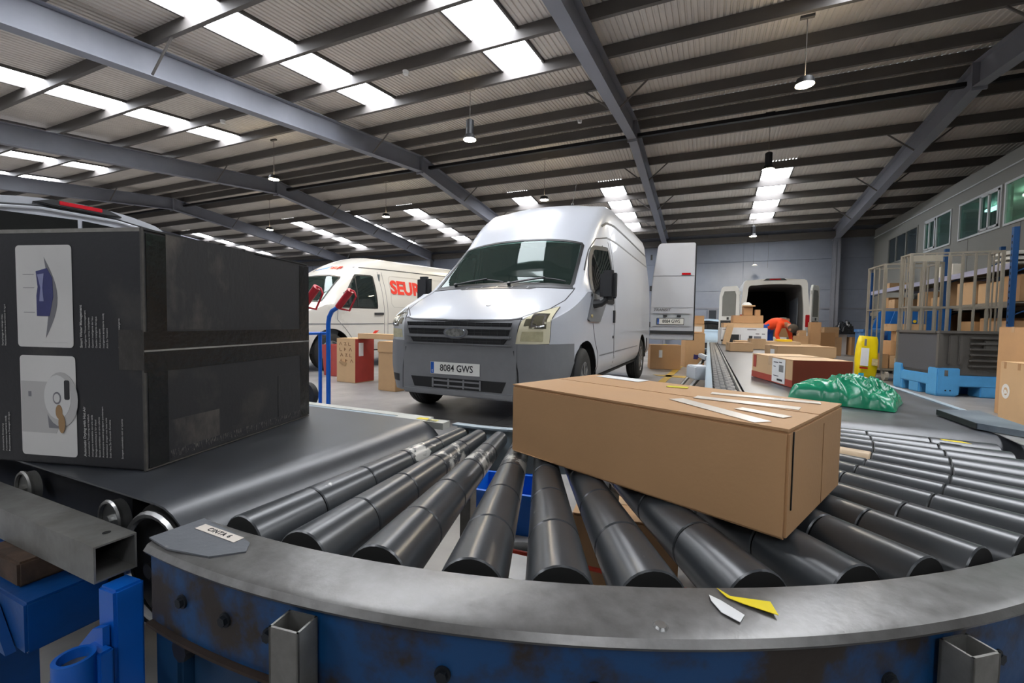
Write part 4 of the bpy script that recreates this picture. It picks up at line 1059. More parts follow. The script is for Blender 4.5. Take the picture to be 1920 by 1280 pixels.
for s_, d_ in ((1, 'left'), (-1, 'right')):
    sh.patch(d_, [(.98, 1.215), (1.47, 1.215)], [(1.375, 1.67), (1.47, 1.76)], 12, 16, .010, .004).build('quarter_glass', m_gld, van)
    sh.patch(d_, [(1.47, 1.215), (2.0, 1.215)], [(1.49, 1.78), (1.95, 1.84)], 12, 14, .008, .004).build('side_window', m_gls, van)
    sh.ribbon(d_, [(.96, 1.205), (2.0, 1.205), (1.955, 1.845), (1.53, 1.805), (1.375, 1.68)], .05, .012, 60, True).build('window_seal', m_seal, van)
    sh.ribbon(d_, [(1.485, 1.21), (1.49, 1.77)], .03, .007, 12).build('window_bar', m_seal, van)
    sh.patch(d_, [(.80, .985), (.86, .965), (1.28, .965)], [(.98, 1.25), (1.10, 1.25), (1.62, 1.215)], 12, 6, .016, .02).build('mirror_triangle', m_plas if s_ > 0 else m_plasd, van)
    sh.ribbon(d_, [(2.02, 2.0), (1.66, 1.93), (1.42, 1.76), (1.12, 1.50)], .014, .004, 30).build('door_gap', m_seal, van)
    sh.ribbon(d_, [(2.07, .42), (2.08, 1.2), (2.04, 1.95)], .008, .002, 30).build('door_gap', m_seal, van)
    sh.ribbon(d_, [(1.02, .95), (1.10, .80), (1.24, .62), (1.26, .43)], .010, .002, 30).build('door_gap', m_seal, van)
    sh.ribbon(d_, [(2.02, 2.0), (2.6, 2.015), (4.0, 2.03), (5.45, 2.05)], .022, .003, 40).build('roof_moulding', m_plas, van)
    sh.ribbon(d_, [(1.90, 2.12), (2.1, 2.20), (2.5, 2.235), (3.5, 2.25), (5.48, 2.26)], .028, .004, 40).build('gutter_strip', m_plasd, van)
    sh.ribbon(d_, [(1.30, .60), (2.05, .60)], .014, .003, 12).build('side_moulding', m_plas, van)
    sh.ribbon(d_, [(2.1, .60), (3.95, .60)], .014, .003, 16).build('side_moulding', m_plas, van)
    sh.ribbon(d_, [(2.12, .42), (2.13, 1.95)], .006, .002, 16).build('panel_gap', m_plas, van)
    sh.patch(d_, [(2.0, .96), (2.055, .96)], [(2.0, 1.11), (2.055, 1.11)], 4, 5, .022, .03).build('door_handle', m_plasd, van)
    sh.patch(d_, [(2.0, .77), (2.03, .77)], [(2.0, .80), (2.03, .80)], 4, 4, .008, .012).build('door_lock', m_plasd, van)
    x_ = s_*.985
    ar = MB(); ar.tube([(x_-s_*.02, .98, 1.14), (x_+s_*.07, 1.04, 1.155), (x_+s_*.13, 1.05, 1.20)], [.05, .042, .036], 10); mir = ar.build('mirror_arm', m_plasd, van)
    hs = MB(); hs.box((x_+s_*.145, 1.05, 1.335), (.165, .11, .30), Matrix.Rotation(s_*-.12, 3, 'Z')); hs.build('mirror_housing', m_plasd, mir, 60, .035)
    MB().box((x_+s_*.145, 1.11, 1.335), (.135, .006, .26)).build('mirror_glass', m_chr, mir, 0)
    p, nn = sh.hit(d_, .90, 1.02); MB().cyl(p+nn*.01, p+nn*.03, .02, .014, 12).build('side_indicator', M('amber_white', 'd8c894', .2, 0, 0), van)
    for wy in (.80, 4.52):
        arch_liner(van, s_*.86, wy, .36, .42, s_)
        wheel(van, s_*.872, wy, 1.02, s_, rad(4) if wy < 2 else 0)
    sh.patch(d_, [(4.98, .42), (5.06, .42)], [(4.98, .70), (5.06, .70)], 4, 4, .01, .02).build('mud_flap', m_plasd, van)
cabin(van, .80, 2.1, .58, .90, 1.27, (.92, 1.38), 1.95)
steering(van, .42, 1.42, 1.24)
for x_ in (-.52, -.05, .48): seat(van, x_, 1.62, .72)
MB().bx(-.92, .92, .45, 5.45, .33, .45).build('underbody', m_under, van, 0)
p, nn = sh.hit('top', .35, 2.30); an = MB(); an.cyl(p, p+V((0, 0, .03)), .022, .014, 10); an.tube([p+V((0, 0, .02)), p+V((0, .06, .12)), p+V((0, .17, .34))], .0035, 5); an.build('antenna', m_plasd, van)
# open rear door, hinged on the left rear corner, swung right round
rd = empty('rear_door', (.985, 5.50, 0), rad(12)); rd.parent = van
dz0, dz1, dw = .66, 2.52, .80
pr = [(0.0, dz0), (dw, dz0), (dw, dz1-.015), (dw-.03, dz1), (.16, dz1-.005), (.115, dz1-.06), (.02, 1.75), (0, 1.2)]
pn = MB(); pn.prism(pr, 1, 0, .05); pn.build('door_panel', m_vw, rd, 30, .01)
def dstrip(name, x0, x1, z0, z1, y, mat, t=.012): return MB().bx(x0, x1, -y-t, -y, z0, z1).build(name, mat, rd, 0, .002)
dstrip('door_crease', .03, dw-.01, 1.885, 1.895, -.006, m_plas); dstrip('door_crease', .02, dw-.01, 1.285, 1.30, -.010, m_vw, .018)
dstrip('brake_light', dw-.24, dw-.08, 1.905, 1.945, -.004, m_red, .02)
dstrip('plate_recess', .06, dw-.08, .93, 1.17, -.006, M('van_recess', 'b4b9bd', .3, 0, .03), .008)
dstrip('recess_lip', .05, dw-.07, 1.165, 1.185, -.004, m_vw, .03); dstrip('recess_lip', .05, dw-.07, .92, .935, -.004, m_vw, .02)
dstrip('rubbing_strip', .0, dw, .775, .835, -.002, m_plasd, .03)
dstrip('rubber_edge', dw, dw+.018, dz0, dz1-.02, -.05, m_seal, .05)
for x_ in (.28, .53): dstrip('plate_lamp', x_-.035, x_+.035, 1.10, 1.14, -.002, m_plasd, .02)
pp = plate(rd, .375, -.006, 1.015, rx=PI/2, frame=True); pp.scale = (.93, 1, 1)
text('door_lettering', 'TRANSIT', .075, m_plas, rd, (.215, -.003, 1.235), (PI/2, 0, 0), .003, bold=.002, sx=1.05, shear=.25)
for z in (.9, 1.6, 2.2): MB().cyl((0, .02, z), (0, .02, z+.1), .02, n=8).build('hinge', m_plasd, rd)

# ---------------------------------------------------------------- the courier van on the left
T2 = [(0.00, .62, .50, .90, .93, .30), (.04, .78, .62, .94, .98, .28), (.14, .90, .74, .99, 1.04, .28), (.32, .95, .82, 1.06, 1.13, .28), (.60, .965, .86, 1.15, 1.22, .32),
      (.85, .967, .86, 1.24, 1.29, .36), (1.05, .967, .83, 1.45, 1.50, .36), (1.25, .967, .79, 1.66, 1.73, .36), (1.42, .967, .76, 1.80, 1.90, .36), (1.70, .967, .73, 1.98, 2.10, .36), (2.05, .967, .71, 2.10, 2.24, .36), (2.4, .967, .71, 2.14, 2.28, .36), (5.4, .967, .71, 2.14, 2.27, .38), (5.55, .95, .70, 2.10, 2.22, .4)]
v2 = empty('courier_van', (-7.46, 5.22, 0), rad(-9), 'cream-white courier van with red lettering on its side, behind the blue hand truck', 'van')
s2h = Shell(T2, belt=1.18, rake=.02, wheels=((.98, .36), (4.55, .36)), wr=.42)
W2b = [(-.78, 1.27), (-.4, 1.295), (0, 1.30), (.4, 1.295), (.78, 1.27)]; W2t = [(-.72, 1.77), (-.4, 1.82), (0, 1.83), (.4, 1.82), (.72, 1.77)]
w2in = [(x_*.96, z+.02) for x_, z in W2b]+[(x_*.96, z-.02) for x_, z in W2t[::-1]]
S2 = [(1.22, 1.20), (2.03, 1.20), (2.00, 1.80), (1.62, 1.80)]
put('body', s2h.body((lambda c, n_: .7 < c.y < 1.7 and inside(w2in, c.x, c.z), lambda c, n_: abs(c.x) > .68 and inside(S2, c.y, c.z-.02*max(0, c.y-1)))), m_vw2, v2)
for s_ in (1, -1): put('bumper_corner', s2h.rowstrip(lambda c: c.z < .60 and c.y < .52 and c.x*s_ > 0, .012), m_plasd, v2)
for s_ in (1, -1): put('side_skirt', s2h.rowstrip(lambda c: c.z < .55 and c.y > 1.45 and c.y < 4.1 and c.x*s_ > 0, .008), m_vw2, v2)
MB().bx(-.62, .62, -.02, .05, .3, .6).build('bumper_centre', m_plasd, v2, 0, .01)
s2h.patch('front', W2b, W2t, 20, 10, .003, .005).build('windshield', m_gl, v2)
s2h.ribbon('front', W2b+W2t[::-1], .035, .006, 80, True).build('windshield_seal', m_seal, v2)
s2h.patch('front', [(-.5, .68), (.5, .68)], [(-.55, .88), (.55, .88)], 12, 5, .012, .02).build('grille', m_plasd, v2)
for s_, d_ in ((1, 'left'), (-1, 'right')):
    s2h.patch('front', [(s_*.56, .66), (s_*.84, .66)], [(s_*.58, .90), (s_*.82, .95)], 8, 6, .01, .02).build('headlight', m_headc, v2)
    s2h.patch(d_, [(1.18, 1.20), (2.04, 1.20)], [(1.62, 1.84), (2.0, 1.85)], 10, 8, .003, .006).build('side_window', m_gls, v2)
    s2h.ribbon(d_, [(1.15, 1.195), (2.04, 1.195), (2.01, 1.85), (1.61, 1.84)], .03, .006, 60, True).build('window_seal', m_seal, v2)
    s2h.ribbon(d_, [(1.56, 1.2), (1.60, 1.83)], .022, .007, 12).build('window_bar', m_seal, v2)
    s2h.ribbon(d_, [(2.2, .42), (2.22, 1.1), (2.16, 1.95)], .010, .002, 30).build('door_gap', m_plas, v2)
    s2h.ribbon(d_, [(2.30, .42), (2.31, 1.1), (2.26, 1.95)], .010, .002, 30).build('panel_gap', m_plas, v2)
    s2h.ribbon(d_, [(1.12, 1.19), (1.1, .95), (1.28, .78), (1.42, .60)], .010, .002, 30).build('door_gap', m_plas, v2)
    s2h.ribbon(d_, [(.2, .86), (1.2, .865), (2.2, .88)], .022, .004, 24).build('side_moulding', m_plas, v2)
    s2h.ribbon(d_, [(2.32, .88), (3.6, .905), (5.3, .94)], .022, .004, 24).build('side_moulding', m_plas, v2)
    s2h.ribbon(d_, [(1.45, 1.99), (2.3, 2.02), (3.5, 2.045), (5.5, 2.085)], .018, .004, 40).build('gutter_strip', m_plasd, v2)
    for (a, b) in ((2.42, 3.55), (3.68, 4.6), (4.7, 5.4)):
        dd = .02*(a-1)
        s2h.ribbon(d_, [(a+.06, 1.20+dd), (b-.06, 1.21+dd), (b, 1.27+dd), (b, 1.80+dd), (b-.08, 1.88+dd), (a+.06, 1.87+dd), (a, 1.80+dd), (a, 1.27+dd)], .014, .003, 70, True).build('panel_pressing', M('pressing_edge', 'b9b7b0', .4, 0, .03), v2)
    hd = s2h.patch(d_, [(1.96, 1.055), (2.18, 1.06)], [(1.96, 1.10), (2.18, 1.105)], 6, 4, .026, .03).build('door_handle', m_plasd, v2)
    x_ = s_*.96; mr = MB(); mr.box((x_+s_*.14, 1.22, 1.36), (.16, .10, .26)); mr = mr.build('door_mirror', m_plasd, v2, 60, .03)
    MB().tube([(x_-s_*.03, 1.20, 1.25), (x_+s_*.10, 1.22, 1.27)], .03, 8).build('mirror_arm', m_plasd, mr)
    for wy in (.98, 4.55): arch_liner(v2, s_*.84, wy, .36, .42, s_); wheel(v2, s_*.855, wy, 1.0, s_)
def side_text(shl, parent, y0, z0, st, size, mat, sx=1., bold=0., rk=0., shear=0., d_='left', name='side_lettering'):
    p, nn = shl.hit(d_, y0, z0); p2, _ = shl.hit(d_, y0+.3, z0); p3, _ = shl.hit(d_, y0, z0+.1)
    X = (p2-p).normalized(); Z = nn.normalized(); Yv = Z.cross(X).normalized(); X = Yv.cross(Z)
    R_ = Matrix((X, Yv, Z)).transposed().to_euler()
    return text(name, st, size, mat, parent, p+nn*.006, R_, .002, bold=bold, sx=sx, shear=shear)
side_text(s2h, v2, 2.86, 1.64, 'SEUR', .40, m_seur, .95, .016)
side_text(s2h, v2, 2.02, .66, 'DPD', .001, m_ink) if False else None
side_text(s2h, v2, 1.98, .60, 'GEOPOST', .075, m_ink)
side_text(s2h, v2, 1.60, .60, 'entrega', .055, m_ink)
lg_ = s2h.patch('left', [(1.90, .675), (1.98, .675)], [(1.97, .74), (2.07, .74)], 4, 4, .006, .006); lg_.build('side_emblem', m_seur, v2)
def front_text(shl, parent, x0, z0, st, size, mat, sx=1., bold=0., shear=0.):
    p, nn = shl.hit('front', x0, z0); p2, _ = shl.hit('front', x0+.05, z0)
    X = (p2-p).normalized(); Z = nn.normalized(); Yv = Z.cross(X).normalized(); X = Yv.cross(Z)
    return text('roof_lettering', st, size, mat, parent, p+nn*.012, Matrix((X, Yv, Z)).transposed().to_euler(), .002, bold=bold, sx=sx, shear=shear)
front_text(s2h, v2, .30, 1.985, 'SEUR', .12, m_seur, 1.3, .004, .3)
s2h.patch('front', [(-.36, 1.965), (.02, 1.99)], [(-.34, 1.975), (.12, 2.045)], 10, 4, .006, .006).build('blue_flash', m_seurb, v2)
cabin(v2, .85, 2.15, .55, .88, 1.2, (.95, 1.35), 1.9)
steering(v2, .40, 1.42, 1.18)
for x_ in (-.45, .46): seat(v2, x_, 1.62, .78)
MB().bx(-.9, .9, .5, 5.4, .33, .45).build('underbody', m_under, v2, 0)
p, nn = s2h.hit('top', -.1, 2.1); MB().tube([p, p+V((0, .1, .22))], .004, 5).build('antenna', m_plasd, v2)

# ---------------------------------------------------------------- van on the far left seen from the rear, above the black box
T3 = [(0, .60, .5, .9, .93, .3), (.1, .85, .7, .98, 1.02, .3), (.35, .95, .82, 1.06, 1.12, .3), (.9, .99, .86, 1.22, 1.28, .34), (1.3, .99, .80, 1.62, 1.70, .36), (1.75, .99, .76, 1.90, 2.00, .36), (2.2, .99, .76, 1.97, 2.10, .36), (4.9, .985, .76, 1.98, 2.11, .38), (5.0, .975, .755, 1.97, 2.10, .40)]
v3 = empty('parked_van', (-11.0, 2.36, 0), rad(-90), 'white van seen from behind above the black box, red brake light on its roof', 'van')
s3 = Shell(T3, wheels=((.95, .35), (4.0, .35)), wr=.41)
put('body', s3.body((lambda c, n_: .9 < c.y < 1.75 and abs(c.x) < .7 and inside([(-.7, 1.32), (.7, 1.32), (.66, 1.9), (-.66, 1.9)], c.x, c.z),)), m_vw, v3)
s3.patch('front', [(-.78, 1.28), (0, 1.31), (.78, 1.28)], [(-.70, 1.86), (0, 1.93), (.70, 1.86)], 14, 8, .003, .005).build('windshield', m_gl, v3)
rr = MB(); rr.prism([(-.86, 1.22), (-.02, 1.22), (-.02, 1.93), (-.60, 1.90), (-.74, 1.84)], 1, 5.0, 5.012); rr.prism([(.02, 1.22), (.86, 1.22), (.74, 1.84), (.60, 1.90), (.02, 1.93)], 1, 5.0, 5.012)
rr.build('rear_window', M('tinted_window', '0e1012', .04, 0, 0, spec=.9), v3, 0)
fr_ = MB(); fr_.tube([(-.90, 5.01, 1.2), (-.80, 5.01, 1.80), (-.66, 5.01, 1.93), (-.3, 5.01, 1.985), (.3, 5.01, 1.985), (.66, 5.01, 1.93), (.80, 5.01, 1.80), (.90, 5.01, 1.2)], .018, 8); fr_.build('rear_frame', m_vw, v3)
fr_ = MB(); fr_.tube([(-.66, 5.012, 1.955), (-.3, 5.012, 2.01), (.3, 5.012, 2.01), (.66, 5.012, 1.955)], .009, 6); fr_.build('rear_seal', m_seal, v3)
hb = MB(); hb.prism([(-.36, 2.035), (-.22, 2.02), (.22, 2.02), (.36, 2.035), (.22, 2.09), (-.22, 2.09)], 1, 4.93, 5.045); hb = hb.build('brake_light', m_plasd, v3, 40, .012)
MB().bx(-.17, .17, 5.04, 5.052, 2.045, 2.083).build('brake_lens', M('brake_lens', 'd21a2c', .2, 0, .03, coat=.6), hb, 0, .004)
for s_ in (-1, 1):
    MB().bx(s_*.90-.06, s_*.90+.06, 4.98, 5.03, .9, 1.45).build('tail_light', m_red, v3, 0, .01)
    for wy in (.95, 4.0): arch_liner(v3, s_*.86, wy, .35, .41, s_); wheel(v3, s_*.875, wy, 1.0, s_)
MB().bx(-.95, .95, 4.95, 5.1, .35, .60).build('rear_bumper', m_plasd, v3, 0, .02)
MB().bx(-.9, .9, .5, 4.9, .33, .45).build('underbody', m_under, v3, 0)
plate(v3, -.35, 5.014, 1.05, rx=PI/2, rzz=PI, st='') if False else None

# ---------------------------------------------------------------- white van at the back with its rear doors open
v4 = empty('delivery_van', (1.76, 20.05, 0), rad(180), 'white van at the far wall with both rear doors open and parcels inside', 'van')
hw = .90; Lv = 5.05     # rear at local y=Lv facing the camera after the half turn
T4 = [(0, .55, .45, .9, .93, .3), (.1, .78, .62, .98, 1.02, .3), (.35, .86, .74, 1.06, 1.12, .3), (.9, hw, .78, 1.25, 1.32, .34), (1.3, hw, .76, 1.7, 1.8, .36), (1.8, hw, .76, 2.08, 2.2, .36), (2.3, hw, .79, 2.25, 2.33, .36), (Lv-.1, hw, .80, 2.30, 2.37, .38), (Lv, hw-.01, .79, 2.29, 2.36, .40)]
s4 = Shell(T4, wheels=((.95, .35), (3.9, .35)), wr=.40, belt=1.2)
bme = s4.body((), caps=(True, False)); put('body', bme, m_vw4, v4)
# rear portal frame
rr = []
for f, o_ in ((1, 0), (0, 0)): pass
outer = [(p[0], p[2]) for p in s4.rows[-1]]; 
inner = [(x_*.84, .62+(z-.40)*(2.20-.62)/(2.36-.40)) for x_, z in outer]
pf = MB(); pf.grid([[(x_, Lv, z) for x_, z in outer], [(x_, Lv+.03, z) for x_, z in outer], [(x_, Lv+.03, z) for x_, z in inner], [(x_, Lv-.12, z) for x_, z in inner]]); pf.build('rear_portal', m_vw4, v4, 50)
cg = MB(); m_cargo = M('cargo_lining', '77787a', .8, 0, .15, 4)
cg.grid([[(x_, Lv-.10, z) for x_, z in inner], [(x_*.98, 2.2, z) for x_, z in inner]]); cg.build('cargo_lining', m_cargo, v4, 50)
MB().bx(-.78, .78, 2.1, 2.2, .6, 2.25).build('cargo_bulkhead', M('cargo_black', '0b0b0c', .9, 0, 0), v4, 0)
MB().bx(-.88, .88, 2.2, Lv+.02, .55, .63).build('cargo_floor', m_cargo, v4, 0)
MB().bx(-.72, -.70, 2.9, 4.3, 1.0, 2.0).build('cargo_side_panel', M('pale_panel', '8a93a2', .6, 0, .05), v4, 0) 
bl_ = MB(); bl_.prism([(-.30, 2.31), (.30, 2.31), (.22, 2.365), (-.22, 2.365)], 1, Lv+.02, Lv+.06); bl_ = bl_.build('brake_light', m_plasd, v4, 0, .008)
MB().bx(-.14, .14, Lv+.06, Lv+.066, 2.325, 2.352).build('brake_lens', m_red, bl_, 0)
MB().bx(-.86, .86, Lv, Lv+.14, .40, .60).build('rear_bumper', m_plasd, v4, 0, .02)
for s_ in (-1, 1):
    MB().bx(s_*.84-.05, s_*.84+.05, Lv+.028, Lv+.06, .95, 1.30).build('tail_light', m_red, v4, 0, .008)
    MB().bx(s_*.84-.04, s_*.84+.04, Lv+.028, Lv+.055, .80, .93).build('reverse_light', m_headc, v4, 0, .006)
    dr = empty('rear_door', (s_*.90, Lv+.03, 0), 0); dr.parent = v4
    dr.rotation_euler = (0, 0, rad(-28 if s_ > 0 else 180+62))   # swung open: outward
    a = 1
    op = [(0, .62), (.62, .62), (.62, 1.9), (.56, 2.12), (.5, 2.17), (.10, 2.17), (.03, 2.05), (0, 1.7)]
    d_ = MB(); d_.prism(op, 1, -.03, .03); d_.build('door_panel', m_vw4, dr, 30, .01)
    wq = [(.10, 1.25), (.52, 1.25), (.52, 1.85), (.46, 2.02), (.14, 2.02), (.10, 1.9)]
    d_ = MB(); d_.prism(wq, 1, -.034, .034); d_.build('door_window_panel', M('door_inner_grey', '7d7f7c', .6, 0, .05), dr, 0)
    d_ = MB(); d_.prism([(.06, .75), (.56, .75), (.56, 1.12), (.06, 1.12)], 1, -.036, .036); d_.build('door_lining', m_plasd, dr, 0)
    MB().bx(.3, .36, -.05, .05, 1.14, 1.22).build('door_latch', m_plasd, dr, 0)
    for z in (.9, 1.9): MB().cyl((0, 0, z), (0, 0, z+.1), .025, n=8).build('hinge', m_vw4, dr)
    for wy in (.95, 3.9): arch_liner(v4, s_*.78, wy, .35, .40, s_); wheel(v4, s_*.795, wy, .98, s_)
MB().bx(-.82, .82, .5, 4.95, .33, .45).build('underbody', m_under, v4, 0)

# ---------------------------------------------------------------- small pale blue car by the far wall
T5 = [(0, .5, .42, .62, .64, .25), (.05, .66, .55, .66, .70, .22), (.2, .78, .66, .74, .80, .2), (.55, .84, .72, .88, .94, .2), (.95, .85, .74, .99, 1.03, .2), (1.3, .85, .66, 1.22, 1.27, .2), (1.65, .85, .60, 1.42, 1.48, .2), (2.1, .85, .58, 1.47, 1.53, .2), (3.2, .85, .58, 1.44, 1.50, .2), (3.7, .84, .62, 1.2, 1.26, .24), (3.85, .78, .60, .95, 1.0, .3)]
v5 = empty('small_car', (-.12, 15.2, 0), rad(-5), 'pale blue small car parked by the far wall, behind the stacked boxes', 'car')
s5 = Shell(T5, belt=.9, low=(.35, .55), wheels=((.72, .31), (3.15, .31)), wr=.35, dy=.07)
v5.scale = (.80, .80, .78)
put('body', s5.body(), M('car_pale_blue', 'a8bccb', .2, 0, .03, coat=.7), v5)
m_tw = M('tinted_window', '0e1012', .04, 0, 0, spec=.9)
s5.patch('front', [(-.68, 1.04), (0, 1.06), (.68, 1.04)], [(-.56, 1.38), (0, 1.44), (.56, 1.38)], 12, 6, .004, .006).build('windshield', m_tw, v5)
for s_, d_ in ((1, 'left'), (-1, 'right')):
    s5.patch(d_, [(1.35, .98), (3.3, .98)], [(1.85, 1.38), (3.0, 1.36)], 14, 5, .004, .006).build('side_windows', m_tw, v5)
    s5.patch(d_, [(.14, .58), (.50, .66)], [(.22, .70), (.62, .78)], 6, 4, .006, .01).build('headlight', m_headc, v5)
    for wy in (.72, 3.15): arch_liner(v5, s_*.72, wy, .31, .35, s_); wheel(v5, s_*.745, wy, .88, s_)
s5.patch('front', [(-.4, .30), (.4, .30)], [(-.45, .52), (.45, .52)], 8, 4, .006, .01).build('grille', m_plasd, v5)
MB().bx(-.75, .75, .3, 3.7, .2, .3).build('underbody', m_under, v5, 0)
# ================================================================ EVERYTHING ELSE ON THE FLOOR
# blue hand truck with red grips
ht = empty('hand_truck', (-3.55, 3.3, 0), 0, 'blue tubular hand truck with red D-shaped grips beside the left belt', 'hand truck')
for s_, y_ in ((1, .03), (-1, -.38)):
    pts = [(0.0, y_, .02), (0.0, y_, .90), (.012, y_, .97), (.05, y_, 1.03), (.145, y_, 1.075)]
    MB().tube(pts, .022, 10).build('side_tube', m_bluebr, ht)
    g = MB(); g.tube([(.135, y_, 1.07), (.30, y_, 1.235)], [.034, .036], 12); g = g.build('grip', M('red_grip', 'b3182b', .35, 0, .08, 10), ht)
    lp = MB(); lp.tube([(.30, y_, 1.24), (.345, y_, 1.225), (.37, y_, 1.175), (.285, y_, 1.035), (.15, y_, 1.055)], .0095, 8); lp.build('grip_guard', M('red_grip', 'b3182b', .35), g)
MB().tube([(-.115, .03, .02), (-.115, .03, .80)], .018, 10).build('centre_tube', m_bluebr, ht)
MB().tube([(.0, .03, .80), (-.115, .03, .80), (-.12, -.17, .80), (-.11, -.33, .80), (0, -.38, .80)], .017, 8).build('cross_bar', m_bluebr, ht)
MB().bx(-.32, .02, -.40, .05, .01, .022).build('toe_plate', m_bluebr, ht, 0)
for y_ in (.10, -.45):
    w_ = MB(); w_.cyl((-.38, y_-.03, .13), (-.38, y_+.03, .13), .13, n=22); w_.build('wheel', m_tyre, ht)
    MB().cyl((-.38, y_-.034, .13), (-.38, y_+.034, .13), .06, n=16).build('hub', m_rim, ht)
MB().tube([(-.38, .10, .13), (-.38, -.45, .13)], .012, 8).build('axle', m_galv, ht)

# boxes between the courier van and the centre van
tag(MB().add([(-.17, -.17, 0), (.17, -.17, 0), (.17, .17, 0), (-.17, .17, 0), (-.2, -.2, .52), (.2, -.2, .52), (.2, .2, .52), (-.2, .2, .52), (-.185, -.185, .52), (.185, -.185, .52), (.185, .185, .52), (-.185, .185, .52), (-.155, -.155, .02), (.155, -.155, .02), (.155, .155, .02), (-.155, .155, .02)],
    [(3,2,1,0),(0,1,5,4),(1,2,6,5),(2,3,7,6),(3,0,4,7),(4,5,9,8),(5,6,10,9),(6,7,11,10),(7,4,8,11),(8,9,13,12),(9,10,14,13),(10,11,15,14),(11,8,12,15),(12,13,14,15)]).build('plastic_bin', M('red_plastic', 'b04a44', .45, 0, .06), None, 0, 0, (-5.74, 5.62, .002), (0, 0, rad(-6))), 'red plastic bin standing left of the handwritten box', 'bin')
ob = carton('open brown box with handwriting and red side, beside the red bin', (-4.77, 4.98, 0), rad(-4), (.40, .37, .665), 2, None, sgn=(-1, 1))
MB().bx(.2002, .2012, -.185, .185, .01, .655).build('red_print', M('red_side_print', 'a33a33', .6, 0, .1, 8), ob, 0)
MB().bx(.2013, .2018, -.12, -.03, .40, .60).build('shipping_label', m_label, ob, 0)
m_hand = M('marker_ink', '6b4326', .7, 0, 0)
hand = [[(0, 0), (.02, .035), (.04, 0)], [(.0, .03), (.03, .035), (.01, .0), (.04, .005)], [(0, .035), (0, 0), (.03, .0)], [(.0, .0), (.0, .035), (.025, .02), (.0, .018)]]
for r_ in range(4):
    for c_ in range(3):
        st = hand[(r_*2+c_) % 4]; x0, z0 = -.14+.10*c_+.012*r_, .56-.085*r_
        MB().tube([(x0+a*1.4, -.1862, z0+b*1.3) for a, b in st], .0035, 4).build('handwriting', m_hand, ob, 0)
tp = MB(); tp.add([(-.15, -.187, .30), (-.02, -.187, .24), (.03, -.195, .30), (-.06, -.235, .33)], [(0, 1, 2, 3)]); tp.add([(-.15, -.188, .30), (-.02, -.188, .24), (.03, -.196, .30), (-.06, -.236, .328)], [(3, 2, 1, 0)]); tp.build('torn_flap', m_card[2], ob, 0)
tb = carton('tall brown cardboard box with a wider lid in front of the courier van', (-3.74, 4.62, 0), rad(-7), (.32, .34, .66), 0, None, sgn=(-1, 1))
MB().bx(-.168, .168, -.178, .178, .515, .648).build('lid', m_card[0], tb, 0, .004)
carton('long flat cardboard box lying across the boxes by the courier van', (-3.72, 4.98, .668), rad(-3), (1.06, .22, .075), 2, None, sgn=(-1, 1))
carton('small brown box on the floor between handwritten and lidded boxes', (-4.28, 5.36, 0), rad(-5), (.34, .3, .30), 3, 'tape', sgn=(-1, 1))
carton('small brown box stacked on another between handwritten and lidded boxes', (-4.30, 5.36, .303), rad(-2), (.30, .28, .24), 1, 'tape', sgn=(-1, 1))

# boxes behind the centre van's open rear door
ba = carton('wide brown box with a white label below the open van door', (-.50, 9.86, 0), rad(14), (.62, .40, .52), 1, 'tape', sgn=(-1, 1), lab=[('f', -.10, .33, .07, .16)])
for k, (x0, w0) in enumerate(((-.21, .02),)):
    text('printed_lettering', 'PRIVATE', .07, m_hand, ba, (-.20, -.2012, .22), Matrix(((0, -1, 0), (0, 0, -1), (1, 0, 0))).to_euler(), .0004) if False else None
MB().bx(-.02, .04, -.06, -.02, .522, .53).build('yellow_sticker', m_yelp, ba, 0)
bB = carton('tall brown box with a violet printed mark behind the van door', (-.05, 10.72, 0), rad(18), (.42, .34, .77), 0, None, sgn=(-1, 1))
MB().prism([(-.06, -.05), (.03, -.06), (.045, -.02), (.08, -.02), (.075, .045), (.03, .04), (-.05, .055)], 1, -.1722, -.1704).build('printed_mark', M('violet_print', '37306b', .6, 0, .05), bB, 0, 0, (.03, 0, .24))
for z in (.10, .62): tape_strip(bB, [(-.2, -.1705), (.2, -.1705)], .0016, z, m_card[2])
carton('brown box with white paper, middle of the tall stack behind the van door', (-.07, 10.80, .773), rad(15), (.38, .32, .20), 2, 'tape', sgn=(-1, 1), lab=[('f', .03, .09, .22, .12)])
carton('brown box topmost of the tall stack behind the van door', (-.08, 10.82, .976), rad(12), (.34, .30, .19), 1, None, sgn=(-1, 1))
carton('small brown box on the floor left of the tall stack', (-.42, 10.92, 0), rad(8), (.18, .2, .34), 1, 'tape', lab=[('f', -.02, .17, .10, .14)], sgn=(1, 1)) if False else None

# parcels at the far end of the right belt
wp = carton('white printed appliance box with black pictures at the belt end', (.23, 9.02, .600), rad(6), (.76, .45, .315), M('white_print_card', 'dcdcdc', .5, 0, .03), None)
for (x0, x1, z0, z1, mt) in ((-.26, -.08, .03, .19, m_blk), (-.07, -.055, .03, .19, m_grey), (.08, .14, .10, .17, m_blk), (.16, .28, .10, .165, m_grey), (.19, .25, .20, .212, m_blk), (.29, .34, .20, .212, m_blk), (-.38, -.27, .06, .09, m_blk), (-.36, -.2, .275, .29, m_grey), (.05, .2, .275, .29, m_grey)):
    MB().bx(x0, x1, -.2266, -.2256, z0, z1).build('printed_picture', mt, wp, 0)
carton('long flat brown box lying on the white printed box', (.27, 9.08, .917), rad(6), (.66, .36, .085), 2, 'tape')
carton('wide brown box resting on the long flat box', (.42, 9.14, 1.004), rad(5), (.50, .28, .14), 1, 'tape')
carton('square brown box with a flat lid high on the parcel pile', (.60, 9.20, 1.146), rad(8), (.15, .15, .16), 3, None)
carton('narrow brown box right of the square box on the pile', (.79, 9.24, 1.146), rad(4), (.085, .12, .105), 1, None)
